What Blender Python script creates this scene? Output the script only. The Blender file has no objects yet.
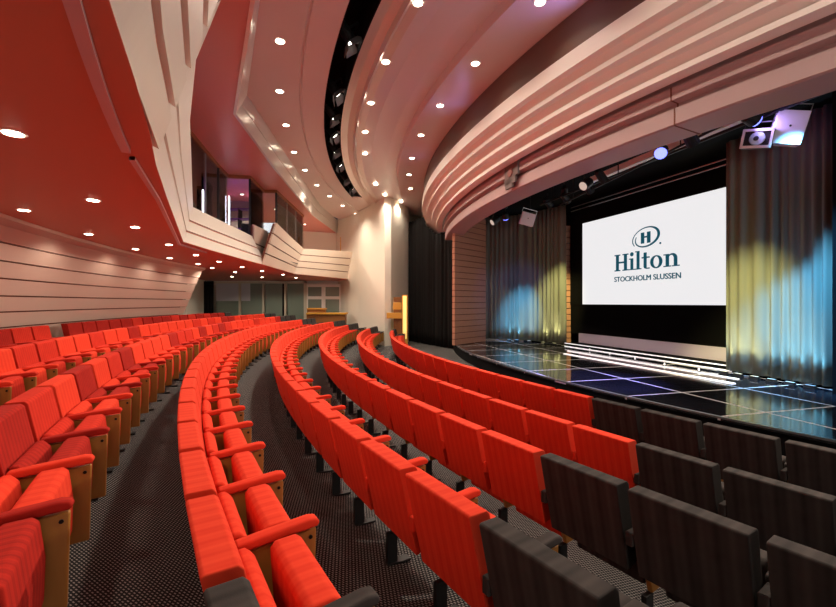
import bpy, bmesh, math, random
from math import sin, cos, pi, radians, atan2, hypot, sqrt
from mathutils import Vector, Matrix

random.seed(7)
scene = bpy.context.scene
COL = scene.collection

# ------------------------------------------------------------------ camera, world, exposure
F = 424.38                      # focal length in pixels of the 836 px wide frame
EYE = 1.88                      # eye height above the front floor
cam_d = bpy.data.cameras.new('camera')
cam = bpy.data.objects.new('camera', cam_d)
COL.objects.link(cam)
cam.location = (0, 0, EYE)
cam.rotation_euler = (pi / 2, 0, 0)
cam_d.sensor_fit = 'HORIZONTAL'
cam_d.sensor_width = 36
cam_d.lens = F / 836 * 36
cam_d.clip_start = 0.02
cam_d.clip_end = 200
cam_d.shift_y = -0.0012
scene.camera = cam

world = bpy.data.worlds.new('world')
scene.world = world
world.use_nodes = True
bg = world.node_tree.nodes['Background']
bg.inputs['Color'].default_value = (1.0, 0.80, 0.70, 1)
bg.inputs['Strength'].default_value = 0.10

scene.view_settings.view_transform = 'Standard'
scene.view_settings.look = 'None'
scene.view_settings.exposure = 0.0
scene.view_settings.gamma = 1.0
scene.view_settings.use_curve_mapping = False

# light levels of the lamps in the room
W_CEIL = 130.0       # each recessed downlight of the main ceiling
W_SOFFIT = 24.0      # each recessed downlight under the balcony
W_TRACK = 45.0      # each theatre spotlight in the ceiling slot
WARM = (1.0, 0.86, 0.70)


def area(name, loc, target, sx, sy, energy, col, spread=110):
    ld = bpy.data.lights.new(name, 'AREA')
    ld.shape = 'RECTANGLE'; ld.size = sx; ld.size_y = sy; ld.energy = energy; ld.color = col
    o = bpy.data.objects.new(name, ld); COL.objects.link(o)
    o.location = loc
    o.rotation_euler = (Vector(target) - Vector(loc)).to_track_quat('-Z', 'Y').to_euler()
    ld.spread = radians(spread)
    return o


# unseen area lamps added behind the camera to brighten ceiling and soffit
area('fill_light', (5.0, -6.0, 1.6), (1.0, 5.0, 6.4), 8, 3.0, 170, (1.0, .90, .84), 100)
area('fill_light_rear', (-2.6, -3.6, 1.5), (-5.5, 6.0, 3.4), 3, 1.4, 60, (1.0, .86, .74), 110)

# ------------------------------------------------------------------ geometry helpers
CX, CY = 22.113, 15.881         # centre of every arc in the room


def PY(px, py, Y):
    return Vector(((px - 418) / F * Y, Y, EYE + (302.5 - py) / F * Y))


def PZ(px, py, z):
    Y = F * (z - EYE) / (302.5 - py)
    return Vector(((px - 418) / F * Y, Y, z))


def pol(R, th, z=0.0):
    return Vector((CX - R * cos(th), CY - R * sin(th), z))


def R_of(v):
    return hypot(CX - v.x, CY - v.y)


def th_of(v):
    return atan2(CY - v.y, CX - v.x)


def lin(c):
    return tuple((x / 255 / 12.92) if x / 255 <= .04045 else ((x / 255 + .055) / 1.055) ** 2.4 for x in c)


def tag(o, label=None, cat=None, group=None, kind=None):
    if label: o['label'] = label
    if cat: o['category'] = cat
    if group: o['group'] = group
    if kind: o['kind'] = kind
    return o


def link(name, bm, m=None, parent=None, smooth=False, loc=None):
    me = bpy.data.meshes.new(name)
    bmesh.ops.recalc_face_normals(bm, faces=bm.faces[:])
    bm.to_mesh(me)
    bm.free()
    if smooth:
        for p in me.polygons: p.use_smooth = True
    o = bpy.data.objects.new(name, me)
    COL.objects.link(o)
    if m:
        for k in (m if isinstance(m, (list, tuple)) else [m]): me.materials.append(k)
    if parent: o.parent = parent
    if loc is not None: o.location = loc
    return o


def empty(name, loc=(0, 0, 0), rz=0.0):
    o = bpy.data.objects.new(name, None)
    COL.objects.link(o)
    o.location = loc
    o.rotation_euler = (0, 0, rz)
    o.empty_display_size = .1
    return o


def add_box(bm, lo, hi, M=None):
    vs = []
    for z in (lo[2], hi[2]):
        for x, y in ((lo[0], lo[1]), (hi[0], lo[1]), (hi[0], hi[1]), (lo[0], hi[1])):
            v = Vector((x, y, z))
            vs.append(bm.verts.new(M @ v if M else v))
    for f in ((0, 1, 2, 3), (4, 5, 6, 7), (0, 1, 5, 4), (1, 2, 6, 5), (2, 3, 7, 6), (3, 0, 4, 7)):
        bm.faces.new([vs[i] for i in f])
    return vs


def add_prism(bm, prof, y0, y1, M=None):
    """a side profile of (x, z) points pushed along y"""
    a = [bm.verts.new((M @ Vector((x, y0, z))) if M else Vector((x, y0, z))) for x, z in prof]
    b = [bm.verts.new((M @ Vector((x, y1, z))) if M else Vector((x, y1, z))) for x, z in prof]
    n = len(prof)
    bm.faces.new(a)
    bm.faces.new(b[::-1])
    for i in range(n):
        j = (i + 1) % n
        bm.faces.new((a[i], b[i], b[j], a[j]))


def bevel(bm, w, seg=2):
    bmesh.ops.recalc_face_normals(bm, faces=bm.faces[:])
    bmesh.ops.bevel(bm, geom=bm.edges[:], offset=w, segments=seg, profile=.6, affect='EDGES', clamp_overlap=True)


def frame(p, q):
    d = (q - p).normalized()
    a = Vector((0, 0, 1)) if abs(d.z) < .95 else Vector((1, 0, 0))
    u = d.cross(a).normalized()
    return d, u, u.cross(d)


def add_tube(bm, pts, r, n=8, caps=True):
    """tube along points; r a number or one radius per point"""
    pts = [Vector(p) for p in pts]
    rs = r if isinstance(r, (list, tuple)) else [r] * len(pts)
    rings = []
    d, u, w = frame(pts[0], pts[-1])
    for i, p in enumerate(pts):
        rings.append([bm.verts.new(p + (u * cos(2 * pi * k / n) + w * sin(2 * pi * k / n)) * rs[i]) for k in range(n)])
    for a, b in zip(rings, rings[1:]):
        for k in range(n):
            bm.faces.new((a[k], a[(k + 1) % n], b[(k + 1) % n], b[k]))
    if caps:
        bm.faces.new(rings[0][::-1])
        bm.faces.new(rings[-1])


def add_loft(bm, rows, close=False, mi=0):
    """rows of points, joined in a grid"""
    g = [[bm.verts.new(p) for p in r] for r in rows]
    fs = []
    for a, b in zip(g, g[1:]):
        n = len(a)
        for k in range(n if close else n - 1):
            f = bm.faces.new((a[k], a[(k + 1) % n], b[(k + 1) % n], b[k]))
            f.material_index = mi
            fs.append(f)
    return g


def add_arc(bm, prof, t0, t1, n, close=True, mi=0):
    """closed profile of (R, z) swept round the room's centre, ends capped"""
    rows = [[pol(R, t0 + (t1 - t0) * k / n, z) for R, z in prof] for k in range(n + 1)]
    g = add_loft(bm, rows, close, mi)
    if close:
        bm.faces.new(g[0]).material_index = mi
        bm.faces.new(g[-1][::-1]).material_index = mi
    return g


def add_slab(bm, pts, h, mi=0):
    """polygon given by 3D points, thickened upward by h"""
    a = [bm.verts.new(p) for p in pts]
    b = [bm.verts.new(p + Vector((0, 0, h))) for p in pts]
    f = [bm.faces.new(a), bm.faces.new(b[::-1])]
    n = len(pts)
    for i in range(n):
        f.append(bm.faces.new((a[i], b[i], b[(i + 1) % n], a[(i + 1) % n])))
    for q in f: q.material_index = mi
    bmesh.ops.triangulate(bm, faces=f[:2])


def add_wall(bm, pts, z0, z1, t, mi=0):
    """standing wall of thickness t along a plan polyline (t > 0 thickens to the left of travel)"""
    P = [Vector((p[0], p[1], 0)) for p in pts]
    N = []
    for i in range(len(P)):
        d = (P[min(i + 1, len(P) - 1)] - P[max(i - 1, 0)]).normalized()
        N.append(Vector((-d.y, d.x, 0)))
    rows = []
    for p, n in zip(P, N):
        q = p + n * t
        rows.append([Vector((p.x, p.y, z0)), Vector((q.x, q.y, z0)), Vector((q.x, q.y, z1)), Vector((p.x, p.y, z1))])
    g = add_loft(bm, rows, True, mi)
    bm.faces.new(g[0]).material_index = mi
    bm.faces.new(g[-1][::-1]).material_index = mi


# ------------------------------------------------------------------ materials
def mat(name, rgb, rough=.6, metal=0.0, spec=.5, emit=None, estr=0.0, srgb=True):
    m = bpy.data.materials.new(name)
    m.use_nodes = True
    b = m.node_tree.nodes['Principled BSDF']
    c = lin(rgb) if srgb else rgb
    b.inputs['Base Color'].default_value = (*c, 1)
    b.inputs['Roughness'].default_value = rough
    b.inputs['Metallic'].default_value = metal
    b.inputs['Specular IOR Level'].default_value = spec
    if emit:
        b.inputs['Emission Color'].default_value = (*emit, 1)
        b.inputs['Emission Strength'].default_value = estr
    return m


class NT:
    def __init__(self, m):
        self.t = m.node_tree
        self.b = self.t.nodes['Principled BSDF']

    def n(self, kind, **kw):
        x = self.t.nodes.new(kind)
        for k, v in kw.items(): setattr(x, k, v)
        return x

    def l(self, a, b): self.t.links.new(a, b)

    def math(self, op, a, b=None):
        x = self.n('ShaderNodeMath', operation=op)
        for i, v in enumerate((a, b)):
            if v is None: continue
            if isinstance(v, (int, float)): x.inputs[i].default_value = v
            else: self.l(v, x.inputs[i])
        return x.outputs[0]

    def mix(self, fac, c1, c2):
        x = self.n('ShaderNodeMix', data_type='RGBA')
        if isinstance(fac, (int, float)): x.inputs[0].default_value = fac
        else: self.l(fac, x.inputs[0])
        for i, c in ((6, c1), (7, c2)):
            if isinstance(c, tuple): x.inputs[i].default_value = (*c, 1)
            else: self.l(c, x.inputs[i])
        return x.outputs[2]

    def coord(self, which='Object'):
        return self.n('ShaderNodeTexCoord').outputs[which]


def fabric(name, c1, c2, pitch=.062):
    """upholstery with tonal stripes running over each seat and a fine weave"""
    m = mat(name, c1, .92, spec=.15)
    t = NT(m)
    co = t.coord()
    sp = t.n('ShaderNodeSeparateXYZ'); t.l(co, sp.inputs[0])
    w = t.math('SINE', t.math('MULTIPLY', sp.outputs[1], 2 * pi / pitch))
    w2 = t.math('SINE', t.math('MULTIPLY', sp.outputs[1], 2 * pi / (pitch * .37)))
    s = t.math('ADD', t.math('MULTIPLY', w, .24), t.math('MULTIPLY', w2, .12))
    no = t.n('ShaderNodeTexNoise'); t.l(co, no.inputs['Vector'])
    no.inputs['Scale'].default_value = 9
    no.inputs['Detail'].default_value = 3
    f = t.math('ADD', t.math('ADD', s, .5), t.math('MULTIPLY', t.math('SUBTRACT', no.outputs[0], .5), .7))
    cl = t.n('ShaderNodeClamp'); t.l(f, cl.inputs[0])
    t.l(t.mix(cl.outputs[0], lin(c1), lin(c2)), t.b.inputs['Base Color'])
    fn = t.n('ShaderNodeTexNoise'); t.l(co, fn.inputs['Vector'])
    fn.inputs['Scale'].default_value = 420
    bu = t.n('ShaderNodeBump'); bu.inputs['Strength'].default_value = .25
    bu.inputs['Distance'].default_value = .002
    t.l(fn.outputs[0], bu.inputs['Height'])
    t.l(bu.outputs[0], t.b.inputs['Normal'])
    t.b.inputs['Sheen Weight'].default_value = .12
    t.b.inputs['Sheen Tint'].default_value = (*lin(c2), 1)
    return m


def wood(name, c1, c2, scale=(1, 1, 14), rough=.45):
    m = mat(name, c1, rough, spec=.4)
    t = NT(m)
    mp = t.n('ShaderNodeMapping'); t.l(t.coord(), mp.inputs[0])
    mp.inputs['Scale'].default_value = scale
    no = t.n('ShaderNodeTexNoise'); t.l(mp.outputs[0], no.inputs['Vector'])
    no.inputs['Scale'].default_value = 6
    no.inputs['Detail'].default_value = 5
    no.inputs['Distortion'].default_value = .6
    t.l(t.mix(no.outputs[0], lin(c1), lin(c2)), t.b.inputs['Base Color'])
    return m


M = {}
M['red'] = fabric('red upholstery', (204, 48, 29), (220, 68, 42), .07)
M['red_mid'] = fabric('mid red upholstery', (172, 34, 22), (204, 52, 34), .05)  # this and the next: darker red cloths, given at random in rear rows
M['red_deep'] = fabric('dark red upholstery', (132, 22, 17), (176, 38, 26), .045)
M['grey'] = fabric('charcoal upholstery', (42, 39, 38), (70, 64, 62), .11)
M['panel'] = wood('oak veneer', (136, 90, 34), (170, 116, 50), (3, 3, .6))
M['black'] = mat('black painted metal', (14, 13, 13), .5)
M['blackmatte'] = mat('black masking cloth', (11, 10, 11), .95, spec=.1)
M['bolt'] = mat('dark bolt', (22, 20, 20), .35, .6)
M['steel'] = mat('brushed steel', (150, 150, 152), .3, .9)

M['wood_slat'] = wood('pink cedar slats', (168, 112, 88), (196, 140, 112), (1, 1, 9), .5)
M['wood_dark'] = wood('brown counter wood', (120, 74, 34), (156, 100, 48), (1, 1, 9), .5)
M['wood_gold'] = wood('golden oak', (204, 144, 50), (226, 170, 74), (1, 1, 9), .4)

M['cream'] = mat('cream painted plaster', (236, 227, 210), .75, spec=.3)
M['white'] = mat('white paint', (232, 224, 214), .5)
M['ceil'] = mat('satin ceiling lacquer', (214, 198, 190), .33, .0, .6)
M['ceilstrip'] = mat('pale satin ceiling strip', (216, 198, 184), .28, .25, .6)
M['fascia'] = mat('pearl perforated metal', (226, 220, 212), .3, .35, .6)
M['fasciawhite'] = mat('pale painted panel', (220, 202, 184), .45)
M['wallpink'] = mat('blush wall panel', (216, 188, 172), .38, .15, .6)
M['wallgroove'] = mat('wall groove', (112, 60, 44), .7)
M['soffit'] = mat('brick red paint', (208, 126, 100), .5, spec=.4)
M['redgloss'] = mat('red lacquer', (226, 140, 126), .34, spec=.5)
M['canopy'] = mat('cream canopy lacquer', (246, 241, 231), .5, spec=.4)
M['valance'] = mat('mauve pink valance paint', (178, 152, 150), .5, spec=.4)
M['frieze_shade'] = mat('dark brown frieze', (104, 74, 62), .6)  # shade of the unlit face above the canopy, put into the colour
M['rail'] = mat('mauve metal rail', (206, 190, 194), .35, .2)
M['trimwood'] = wood('brown trim wood', (150, 88, 52), (172, 104, 62), (1, 1, 9), .5)
M['lamp'] = mat('warm lamp glass', (255, 240, 220), .3, emit=(1.0, .86, .66), estr=22)
M['lampglow'] = mat('spotlight lens', (255, 250, 240), .3, emit=(1.0, .93, .8), estr=7)
M['barn'] = mat('grey barn door metal', (112, 108, 106), .45, .3)
M['bluelamp'] = mat('blue lamp lens', (120, 140, 255), .3, emit=(.17, .2, 1.0), estr=2.8)
M['tubewhite'] = mat('white light tube', (255, 255, 255), .3, emit=(.9, .85, 1.0), estr=5)
M['tubepurple'] = mat('purple light tube', (190, 130, 255), .3, emit=(.55, .22, 1.0), estr=5)
M['ledwhite'] = mat('white led strip', (255, 250, 255), .3, emit=(1.0, .93, .96), estr=.9)
M['signpanel'] = mat('white sign panel', (222, 206, 190), .5)
M['greypanel'] = mat('grey loudspeaker cloth', (112, 98, 94), .8)
M['speaker'] = mat('pale loudspeaker enclosure', (226, 220, 226), .45)
M['speakercone'] = mat('dark speaker cone', (40, 46, 50), .5)
M['lilac'] = mat('lilac riser board', (206, 194, 214), .6)
M['teal'] = mat('projected teal ink', (10, 82, 100), .6, emit=lin((10, 80, 98)), estr=.75)
M['screen'] = mat('projected white image', (120, 120, 120), .7, emit=(.92, .925, .94), estr=.89)
M['drape'] = mat('black velvet drape', (22, 19, 18), .95, spec=.15)
M['curtain'] = mat('grey olive stage curtain', (112, 112, 100), .85, spec=.2)
M['mullion'] = mat('cream metal mullion', (206, 196, 172), .5)
M['darkframe'] = mat('dark metal frame', (30, 26, 28), .4, .3)
M['greenglass'] = mat('smoky green glass', (128, 140, 126), .12, spec=.7)
M['blind'] = mat('pale roller blind', (196, 198, 204), .7)
M['purple'] = mat('purple booth wall', (120, 66, 150), .7)
M['boothdark'] = mat('pale booth wall', (170, 150, 146), .7)


def glass(name, tint=(.9, .93, .92)):
    m = bpy.data.materials.new(name)
    m.use_nodes = True
    t = m.node_tree
    t.nodes.remove(t.nodes['Principled BSDF'])
    a = t.nodes.new('ShaderNodeBsdfTransparent'); a.inputs[0].default_value = (*tint, 1)
    g = t.nodes.new('ShaderNodeBsdfGlossy'); g.inputs['Roughness'].default_value = .03
    fr = t.nodes.new('ShaderNodeFresnel'); fr.inputs[0].default_value = 1.5
    mx = t.nodes.new('ShaderNodeMixShader')
    t.links.new(fr.outputs[0], mx.inputs[0]); t.links.new(a.outputs[0], mx.inputs[1]); t.links.new(g.outputs[0], mx.inputs[2])
    t.links.new(mx.outputs[0], t.nodes['Material Output'].inputs[0])
    return m


M['glass'] = glass('clear balcony glass')


def carpet():
    """charcoal carpet woven with rows of small pale flecks"""
    m = mat('woven carpet', (30, 28, 28), .95, spec=.1)
    t = NT(m)
    co = t.coord()
    mp = t.n('ShaderNodeMapping'); t.l(co, mp.inputs[0])
    mp.inputs['Rotation'].default_value = (0, 0, radians(28))
    sp = t.n('ShaderNodeSeparateXYZ'); t.l(mp.outputs[0], sp.inputs[0])
    row = t.math('MULTIPLY', sp.outputs[1], 1 / .017)
    rf = t.math('FLOOR', row)
    u = t.math('ADD', t.math('MULTIPLY', sp.outputs[0], 1 / .026), t.math('MULTIPLY', rf, .5))
    fu = t.math('ABSOLUTE', t.math('SUBTRACT', t.math('FRACT', u), .5))
    fv = t.math('ABSOLUTE', t.math('SUBTRACT', t.math('FRACT', row), .5))
    dot = t.math('MULTIPLY', t.math('LESS_THAN', fu, .27), t.math('LESS_THAN', fv, .2))
    no = t.n('ShaderNodeTexNoise'); t.l(co, no.inputs['Vector'])
    no.inputs['Scale'].default_value = 2.0
    base = t.mix(no.outputs[0], lin((33, 33, 35)), lin((46, 46, 48)))
    t.l(t.mix(dot, base, lin((152, 148, 144))), t.b.inputs['Base Color'])
    return m


M['carpet'] = carpet()

# stage frame: u runs along the curtains, v into the stage
SA = radians(14.9)
U = Vector((-sin(SA), cos(SA), 0))
V = Vector((cos(SA), sin(SA), 0))
STAGE_Z = .35
G0 = Vector((4.49, 7.22, 0))     # one crossing of the white floor lines


def stage_floor():
    m = mat('black gloss stage floor', (14, 14, 17), .07, spec=.7)
    t = NT(m)
    co = t.coord()
    sub = t.n('ShaderNodeVectorMath', operation='SUBTRACT'); t.l(co, sub.inputs[0])
    sub.inputs[1].default_value = G0
    outs = []
    for ax in (U, V):
        d = t.n('ShaderNodeVectorMath', operation='DOT_PRODUCT'); t.l(sub.outputs[0], d.inputs[0])
        d.inputs[1].default_value = ax
        q = t.math('ADD', t.math('MULTIPLY', d.outputs['Value'], 1 / 1.36), .5)
        outs.append(t.math('LESS_THAN', t.math('ABSOLUTE', t.math('SUBTRACT', t.math('FRACT', q), .5)), .013))
    ln = t.math('MAXIMUM', outs[0], outs[1])
    no = t.n('ShaderNodeTexNoise'); t.l(co, no.inputs['Vector']); no.inputs['Scale'].default_value = 1.5
    base = t.mix(no.outputs[0], lin((13, 13, 15)), lin((34, 34, 42)))
    t.l(t.mix(ln, base, lin((236, 228, 230))), t.b.inputs['Base Color'])
    r = t.n('ShaderNodeMapRange'); t.l(ln, r.inputs[0]); r.inputs[3].default_value = .06; r.inputs[4].default_value = .5
    t.l(r.outputs[0], t.b.inputs['Roughness'])
    return m


M['stage'] = stage_floor()

# ------------------------------------------------------------------ rows of seats (radius of the back's rear edge, floor height)
PITCH = .56
BACK_H = .83
ROWS = [  # name for labels, R, dz of back top below the eye, phase of one gap, far angle, near angle, dark seats: first gap index at the near end
    ('first row by the stage', 23.13, 1.051, 0.3368, -3.4, 36.0, 7, 2),
    ('second row from the stage', 24.16, 1.043, .3930, -7.0, 36.0, 7, 3),
    ('third row from the stage', 25.16, .935, .3771, -8.6, 36.0, 8, 3),
    ('fourth row from the stage', 26.11, .847, .4475, -10.2, 36.4, 6, 3),
    ('fifth row from the stage', 27.07, .707, .4341, -7.8, 35.3, 7, 3),
    ('sixth row from the stage', 27.93, .570, .3443, -7.1, 33.0, 99, 3),
    ('seventh row from the stage', 28.87, .484, .2707, -7.0, 34.0, 99, 2),
    ('back row by the pink wall', 29.88, .397, .2133, -3.4, 36.0, 99, 1),
]
FLOOR_PROF = [(20.0, 0.0), (23.4, 0.0)]
for nm, R, dz, *_ in ROWS[1:]:
    FLOOR_PROF.append((R - .28, EYE - dz - BACK_H))
FLOOR_PROF += [(30.5, .66), (44.0, .66)]


def floor_z(R):
    for (a, za), (b, zb) in zip(FLOOR_PROF, FLOOR_PROF[1:]):
        if a <= R <= b: return za + (zb - za) * (R - a) / (b - a)
    return 0.0


# ------------------------------------------------------------------ SETTING
bm = bmesh.new()
add_arc(bm, FLOOR_PROF + [(44.0, -.4), (20.0, -.4)], radians(-32), radians(66), 120)
tag(link('floor', bm, M['carpet']), kind='structure')

SOF = EYE + 1.2      # under the balcony
CEI = EYE + 4.5      # main ceiling
UPZ = EYE + 3.9      # red ceiling over the balcony

# main ceiling, stepped in arcs round the stage
T0, T1 = radians(-30), radians(64)
bm = bmesh.new()
c = CEI
prof = [(27.3, c), (25.58, c), (25.56, c + .03), (25.54, c + .03), (25.52, c), (25.03, c), (25.03, c + .55), (24.60, c + .55), (24.60, c - .02)]
add_arc(bm, prof + [(24.55, c + .75), (27.3, c + .75)], T0, T1, 110)
tag(link('ceiling', bm, M['ceil'], smooth=False), kind='structure')
bm = bmesh.new()
prof = [(24.60, c - .02), (24.42, c + .03), (24.27, c + .02), (24.22, c - .05), (24.16, c), (24.0, c + .0)]
add_arc(bm, prof + [(24.0, c + .7), (24.58, c + .7)], T0, T1, 110)
tag(link('ceiling_strip', bm, M['ceilstrip'], smooth=False), kind='structure')
bm = bmesh.new()
prof = [(24.0, c + .0), (23.7, c + .05), (23.2, c + .06), (22.9, c + .04), (22.85, c - .10), (22.6, c - .09), (21.88, c - .07), (21.88, c - .75), (21.80, c - .75)]
add_arc(bm, prof + [(21.80, c + .7), (24.0, c + .7)], T0, T1, 110)
tag(link('ceiling_inner', bm, M['ceil'], smooth=False), kind='structure')
bm = bmesh.new()
add_arc(bm, [(21.89, c - .09), (21.89, c - .74), (21.88, c - .74), (21.88, c - .09)], T0, T1, 110)
tag(link('trim_4', bm, M['frieze_shade']), kind='structure')  # thin skin carrying the painted shade over the canopy
# black lining inside the lighting slot
bm = bmesh.new()
ts0, ts1 = th_of(PZ(360, 197, CEI)), T1
add_arc(bm, [(25.025, c - .012), (25.025, c + .5), (24.605, c + .5), (24.605, c - .03), (24.625, c - .03), (24.625, c + .48), (25.005, c + .48), (25.005, c - .012)], ts0, ts1, 90)
tag(link('ceiling_slot', bm, M['blackmatte']), kind='structure')
bm = bmesh.new()
add_arc(bm, [(25.03, c), (25.03, c + .03), (24.60, c + .03), (24.60, c - .01)], T0, ts0, 20)
tag(link('ceiling_slot_end', bm, M['ceil']), kind='structure')

# left (rear) wall: pink panels leaning in, with dark grooves
bm = bmesh.new()
tw0, tw1 = radians(2.2), radians(64)


def wall_R(dz):     # radius at height dz relative to the eye
    return 29.62 + (1.2 - dz) * .30


ge = [1.2, .86, .61, .36, .10, -.15, -.40, -1.22]
N = 90
for zt, zb in zip(ge, ge[1:]):
    zt_, zb_ = zt - .012, zb + .012
    dR = .035
    pr = [(wall_R(zt_), EYE + zt_), (wall_R(zt_) + .1, EYE + zt_), (wall_R(zb_) + .1, EYE + zb_), (wall_R(zb_), EYE + zb_)]
    if zt == 1.2: pr = [(wall_R(1.2) - .10, EYE + 1.2), (wall_R(1.2) - .09, EYE + 1.15), (wall_R(1.1), EYE + 1.08), (wall_R(zb_), EYE + zb_), (wall_R(zb_) + .1, EYE + zb_), (wall_R(1.2) + .1, EYE + 1.2)]
    add_arc(bm, pr, tw0 + (zt - 1.2) * -.008, tw1, N)
for f in bm.faces: f.material_index = 0
add_arc(bm, [(wall_R(1.2) + .05, EYE + 1.2), (wall_R(1.2) + .3, EYE + 1.2), (wall_R(-1.22) + .3, EYE - 1.22), (wall_R(-1.22) + .05, EYE - 1.22)], tw0 + .02, tw1, N, mi=1)
tag(link('wall_left', bm, [M['wallpink'], M['wallgroove']]), kind='structure')
# plain slanted flap where two groove runs stop
bm = bmesh.new()
rows = []
for dz_, e0, e1 in ((.09, 22.95, 22.35), (-.16, 23.75, 22.75), (-.41, 24.6, 23.1)):
    rows.append([pol(wall_R(dz_) - .012, radians(e0), EYE + dz_), pol(wall_R(dz_) - .012, radians(e1), EYE + dz_), pol(wall_R(dz_) + .02, radians(e1), EYE + dz_), pol(wall_R(dz_) + .02, radians(e0), EYE + dz_)])
g = add_loft(bm, rows, True)
bm.faces.new(g[0]); bm.faces.new(g[-1][::-1])
tag(link('trim_3', bm, M['wallpink']), kind='structure')

# soffit under the balcony: red slab
fas_bot = [pol(27.3, radians(64 - 4 * i), SOF) for i in range(9)]
fas_bot += [PZ(109, 0, SOF), PZ(135, 80, SOF), PZ(150, 135, SOF), PZ(156, 165, SOF), PZ(167, 198, SOF), PZ(183.4, 241.9, SOF), PZ(210, 250, SOF), PZ(240, 258.5, SOF), PZ(265, 265, SOF), PZ(294, 273.7, SOF), PZ(348, 279, SOF)]
outer = [pol(29.62, radians(2.2 + 3 * i), SOF) for i in range(21)]
poly = [Vector(p) for p in fas_bot] + [Vector((-3.9, 23.6, SOF)), Vector((-13, 23.6, SOF)), Vector((-13, 14.9, SOF))] + [Vector(p) for p in outer]
bm = bmesh.new()
add_slab(bm, poly, .004)
tag(link('ceiling_under_balcony', bm, M['soffit']), kind='structure')
bm = bmesh.new()
add_arc(bm, [(27.41, SOF - .03), (27.47, SOF - .03), (27.47, SOF - .0005), (27.41, SOF - .0005)], th_of(PZ(144, 151.6, SOF)), radians(60), 40)
pts = [PZ(129, 156.5, SOF), PZ(155.6, 197.7, SOF), PZ(178, 243.5, SOF), PZ(205, 252, SOF)]
add_loft(bm, [[p + Vector((0, 0, -.03)), p + Vector((.05, 0, -.03)), p + Vector((.05, 0, 0)), p] for p in pts], True)
tag(link('trim_1', bm, M['rail']), kind='structure')

# red ceiling above the balcony
ub = [PZ(255, 0, UPZ), PZ(236, 114, UPZ), PZ(275, 168, UPZ), PZ(313, 215, UPZ)]
ubn = [Vector((2.2, -2.2, UPZ)), Vector((-.4, 2.4, UPZ))] + ub
bm = bmesh.new()
add_slab(bm, ubn + [Vector((-4.5, 23.9, UPZ)), Vector((-12, 23.9, UPZ)), Vector((-12, -2.2, UPZ))], .6)
tag(link('ceiling_over_balcony', bm, M['redgloss']), kind='structure')
# pale fascia of its edge, up to the main ceiling
bm = bmesh.new()
top = [Vector((2.35, -2.2, CEI)), Vector((-.32, 2.5, CEI)), PZ(260, 0, CEI), PZ(247, 95, CEI), PZ(283, 150, CEI), PZ(320, 205, CEI), Vector((-4.4, 23.6, CEI))]
bot = [Vector((2.2, -2.2, UPZ - .03)), Vector((-.4, 2.4, UPZ - .03)), PZ(255, 0, UPZ - .03), PZ(236, 114, UPZ - .03), PZ(275, 168, UPZ - .03), PZ(313, 215, UPZ - .03), Vector((-4.5, 23.6, UPZ - .03))]
for f0, f1 in ((0, .49), (.51, 1)):
    rows = []
    for a, b in zip(bot, top):
        p, q = a.lerp(b, f0), a.lerp(b, f1)
        n = Vector((-.06, 0, 0))
        rows.append([p, q, q + n, p + n])
    add_loft(bm, rows, True)
tag(link('trim_2', bm, M['fascia']), kind='structure')

# far walls
bm = bmesh.new()
pier = [(-4.4, 24.2), (-4.1, 23.4), (-3.4, 22.4), (-2.67, 21.2), (-1.9, 19.7), (-1.17, 18.4)]
add_wall(bm, pier, 0.0, CEI + .1, -.3)
tag(link('wall_far', bm, M['cream']), kind='structure')
bm = bmesh.new()
add_wall(bm, [(-1.17, 18.4), (-.47, 20.3), (-.42, 22.4), (1.2, 22.2)], 0.0, CEI + .1, .3)
tag(link('wall_far_return', bm, M['cream']), kind='structure')
bm = bmesh.new()
add_wall(bm, [(-12, 23.9), (-6.2, 23.2), (-4.3, 24.0)], SOF + .2, CEI + .1, .3)
tag(link('wall_balcony', bm, M['cream']), kind='structure')
bm = bmesh.new()
add_wall(bm, [(-14, 23.9), (-3.6, 23.4)], 0.5, SOF, .3)
add_wall(bm, [(-13, 14.5), (-13, 23.8)], 0.5, SOF, .3)
tag(link('wall_back', bm, M['cream']), kind='structure')
# cheek of plain wall beside the dark curtain
bm = bmesh.new()
a, b = PY(186, 300, 20.5), PY(205, 300, 22.8)
add_wall(bm, [(a.x - 4, a.y - 2.5), (a.x, a.y), (b.x, b.y)], .5, SOF, .2)
tag(link('wall_cheek', bm, M['cream']), kind='structure')

def spot(name, loc, target, energy, col, angle, blend, parent=None, size=.06):
    ld = bpy.data.lights.new(name, 'SPOT')
    ld.energy = energy; ld.color = col; ld.spot_size = radians(angle); ld.spot_blend = blend; ld.shadow_soft_size = size
    o = bpy.data.objects.new(name, ld)
    COL.objects.link(o)
    loc, target = Vector(loc), Vector(target)
    q = (target - loc).to_track_quat('-Z', 'Y')
    if parent:
        o.parent = parent
        o.matrix_parent_inverse = parent_matrix(parent).inverted()
    o.location = loc
    o.rotation_euler = q.to_euler()
    return o


def parent_matrix(p):
    return Matrix.LocRotScale(p.location, p.rotation_euler, p.scale)


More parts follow.
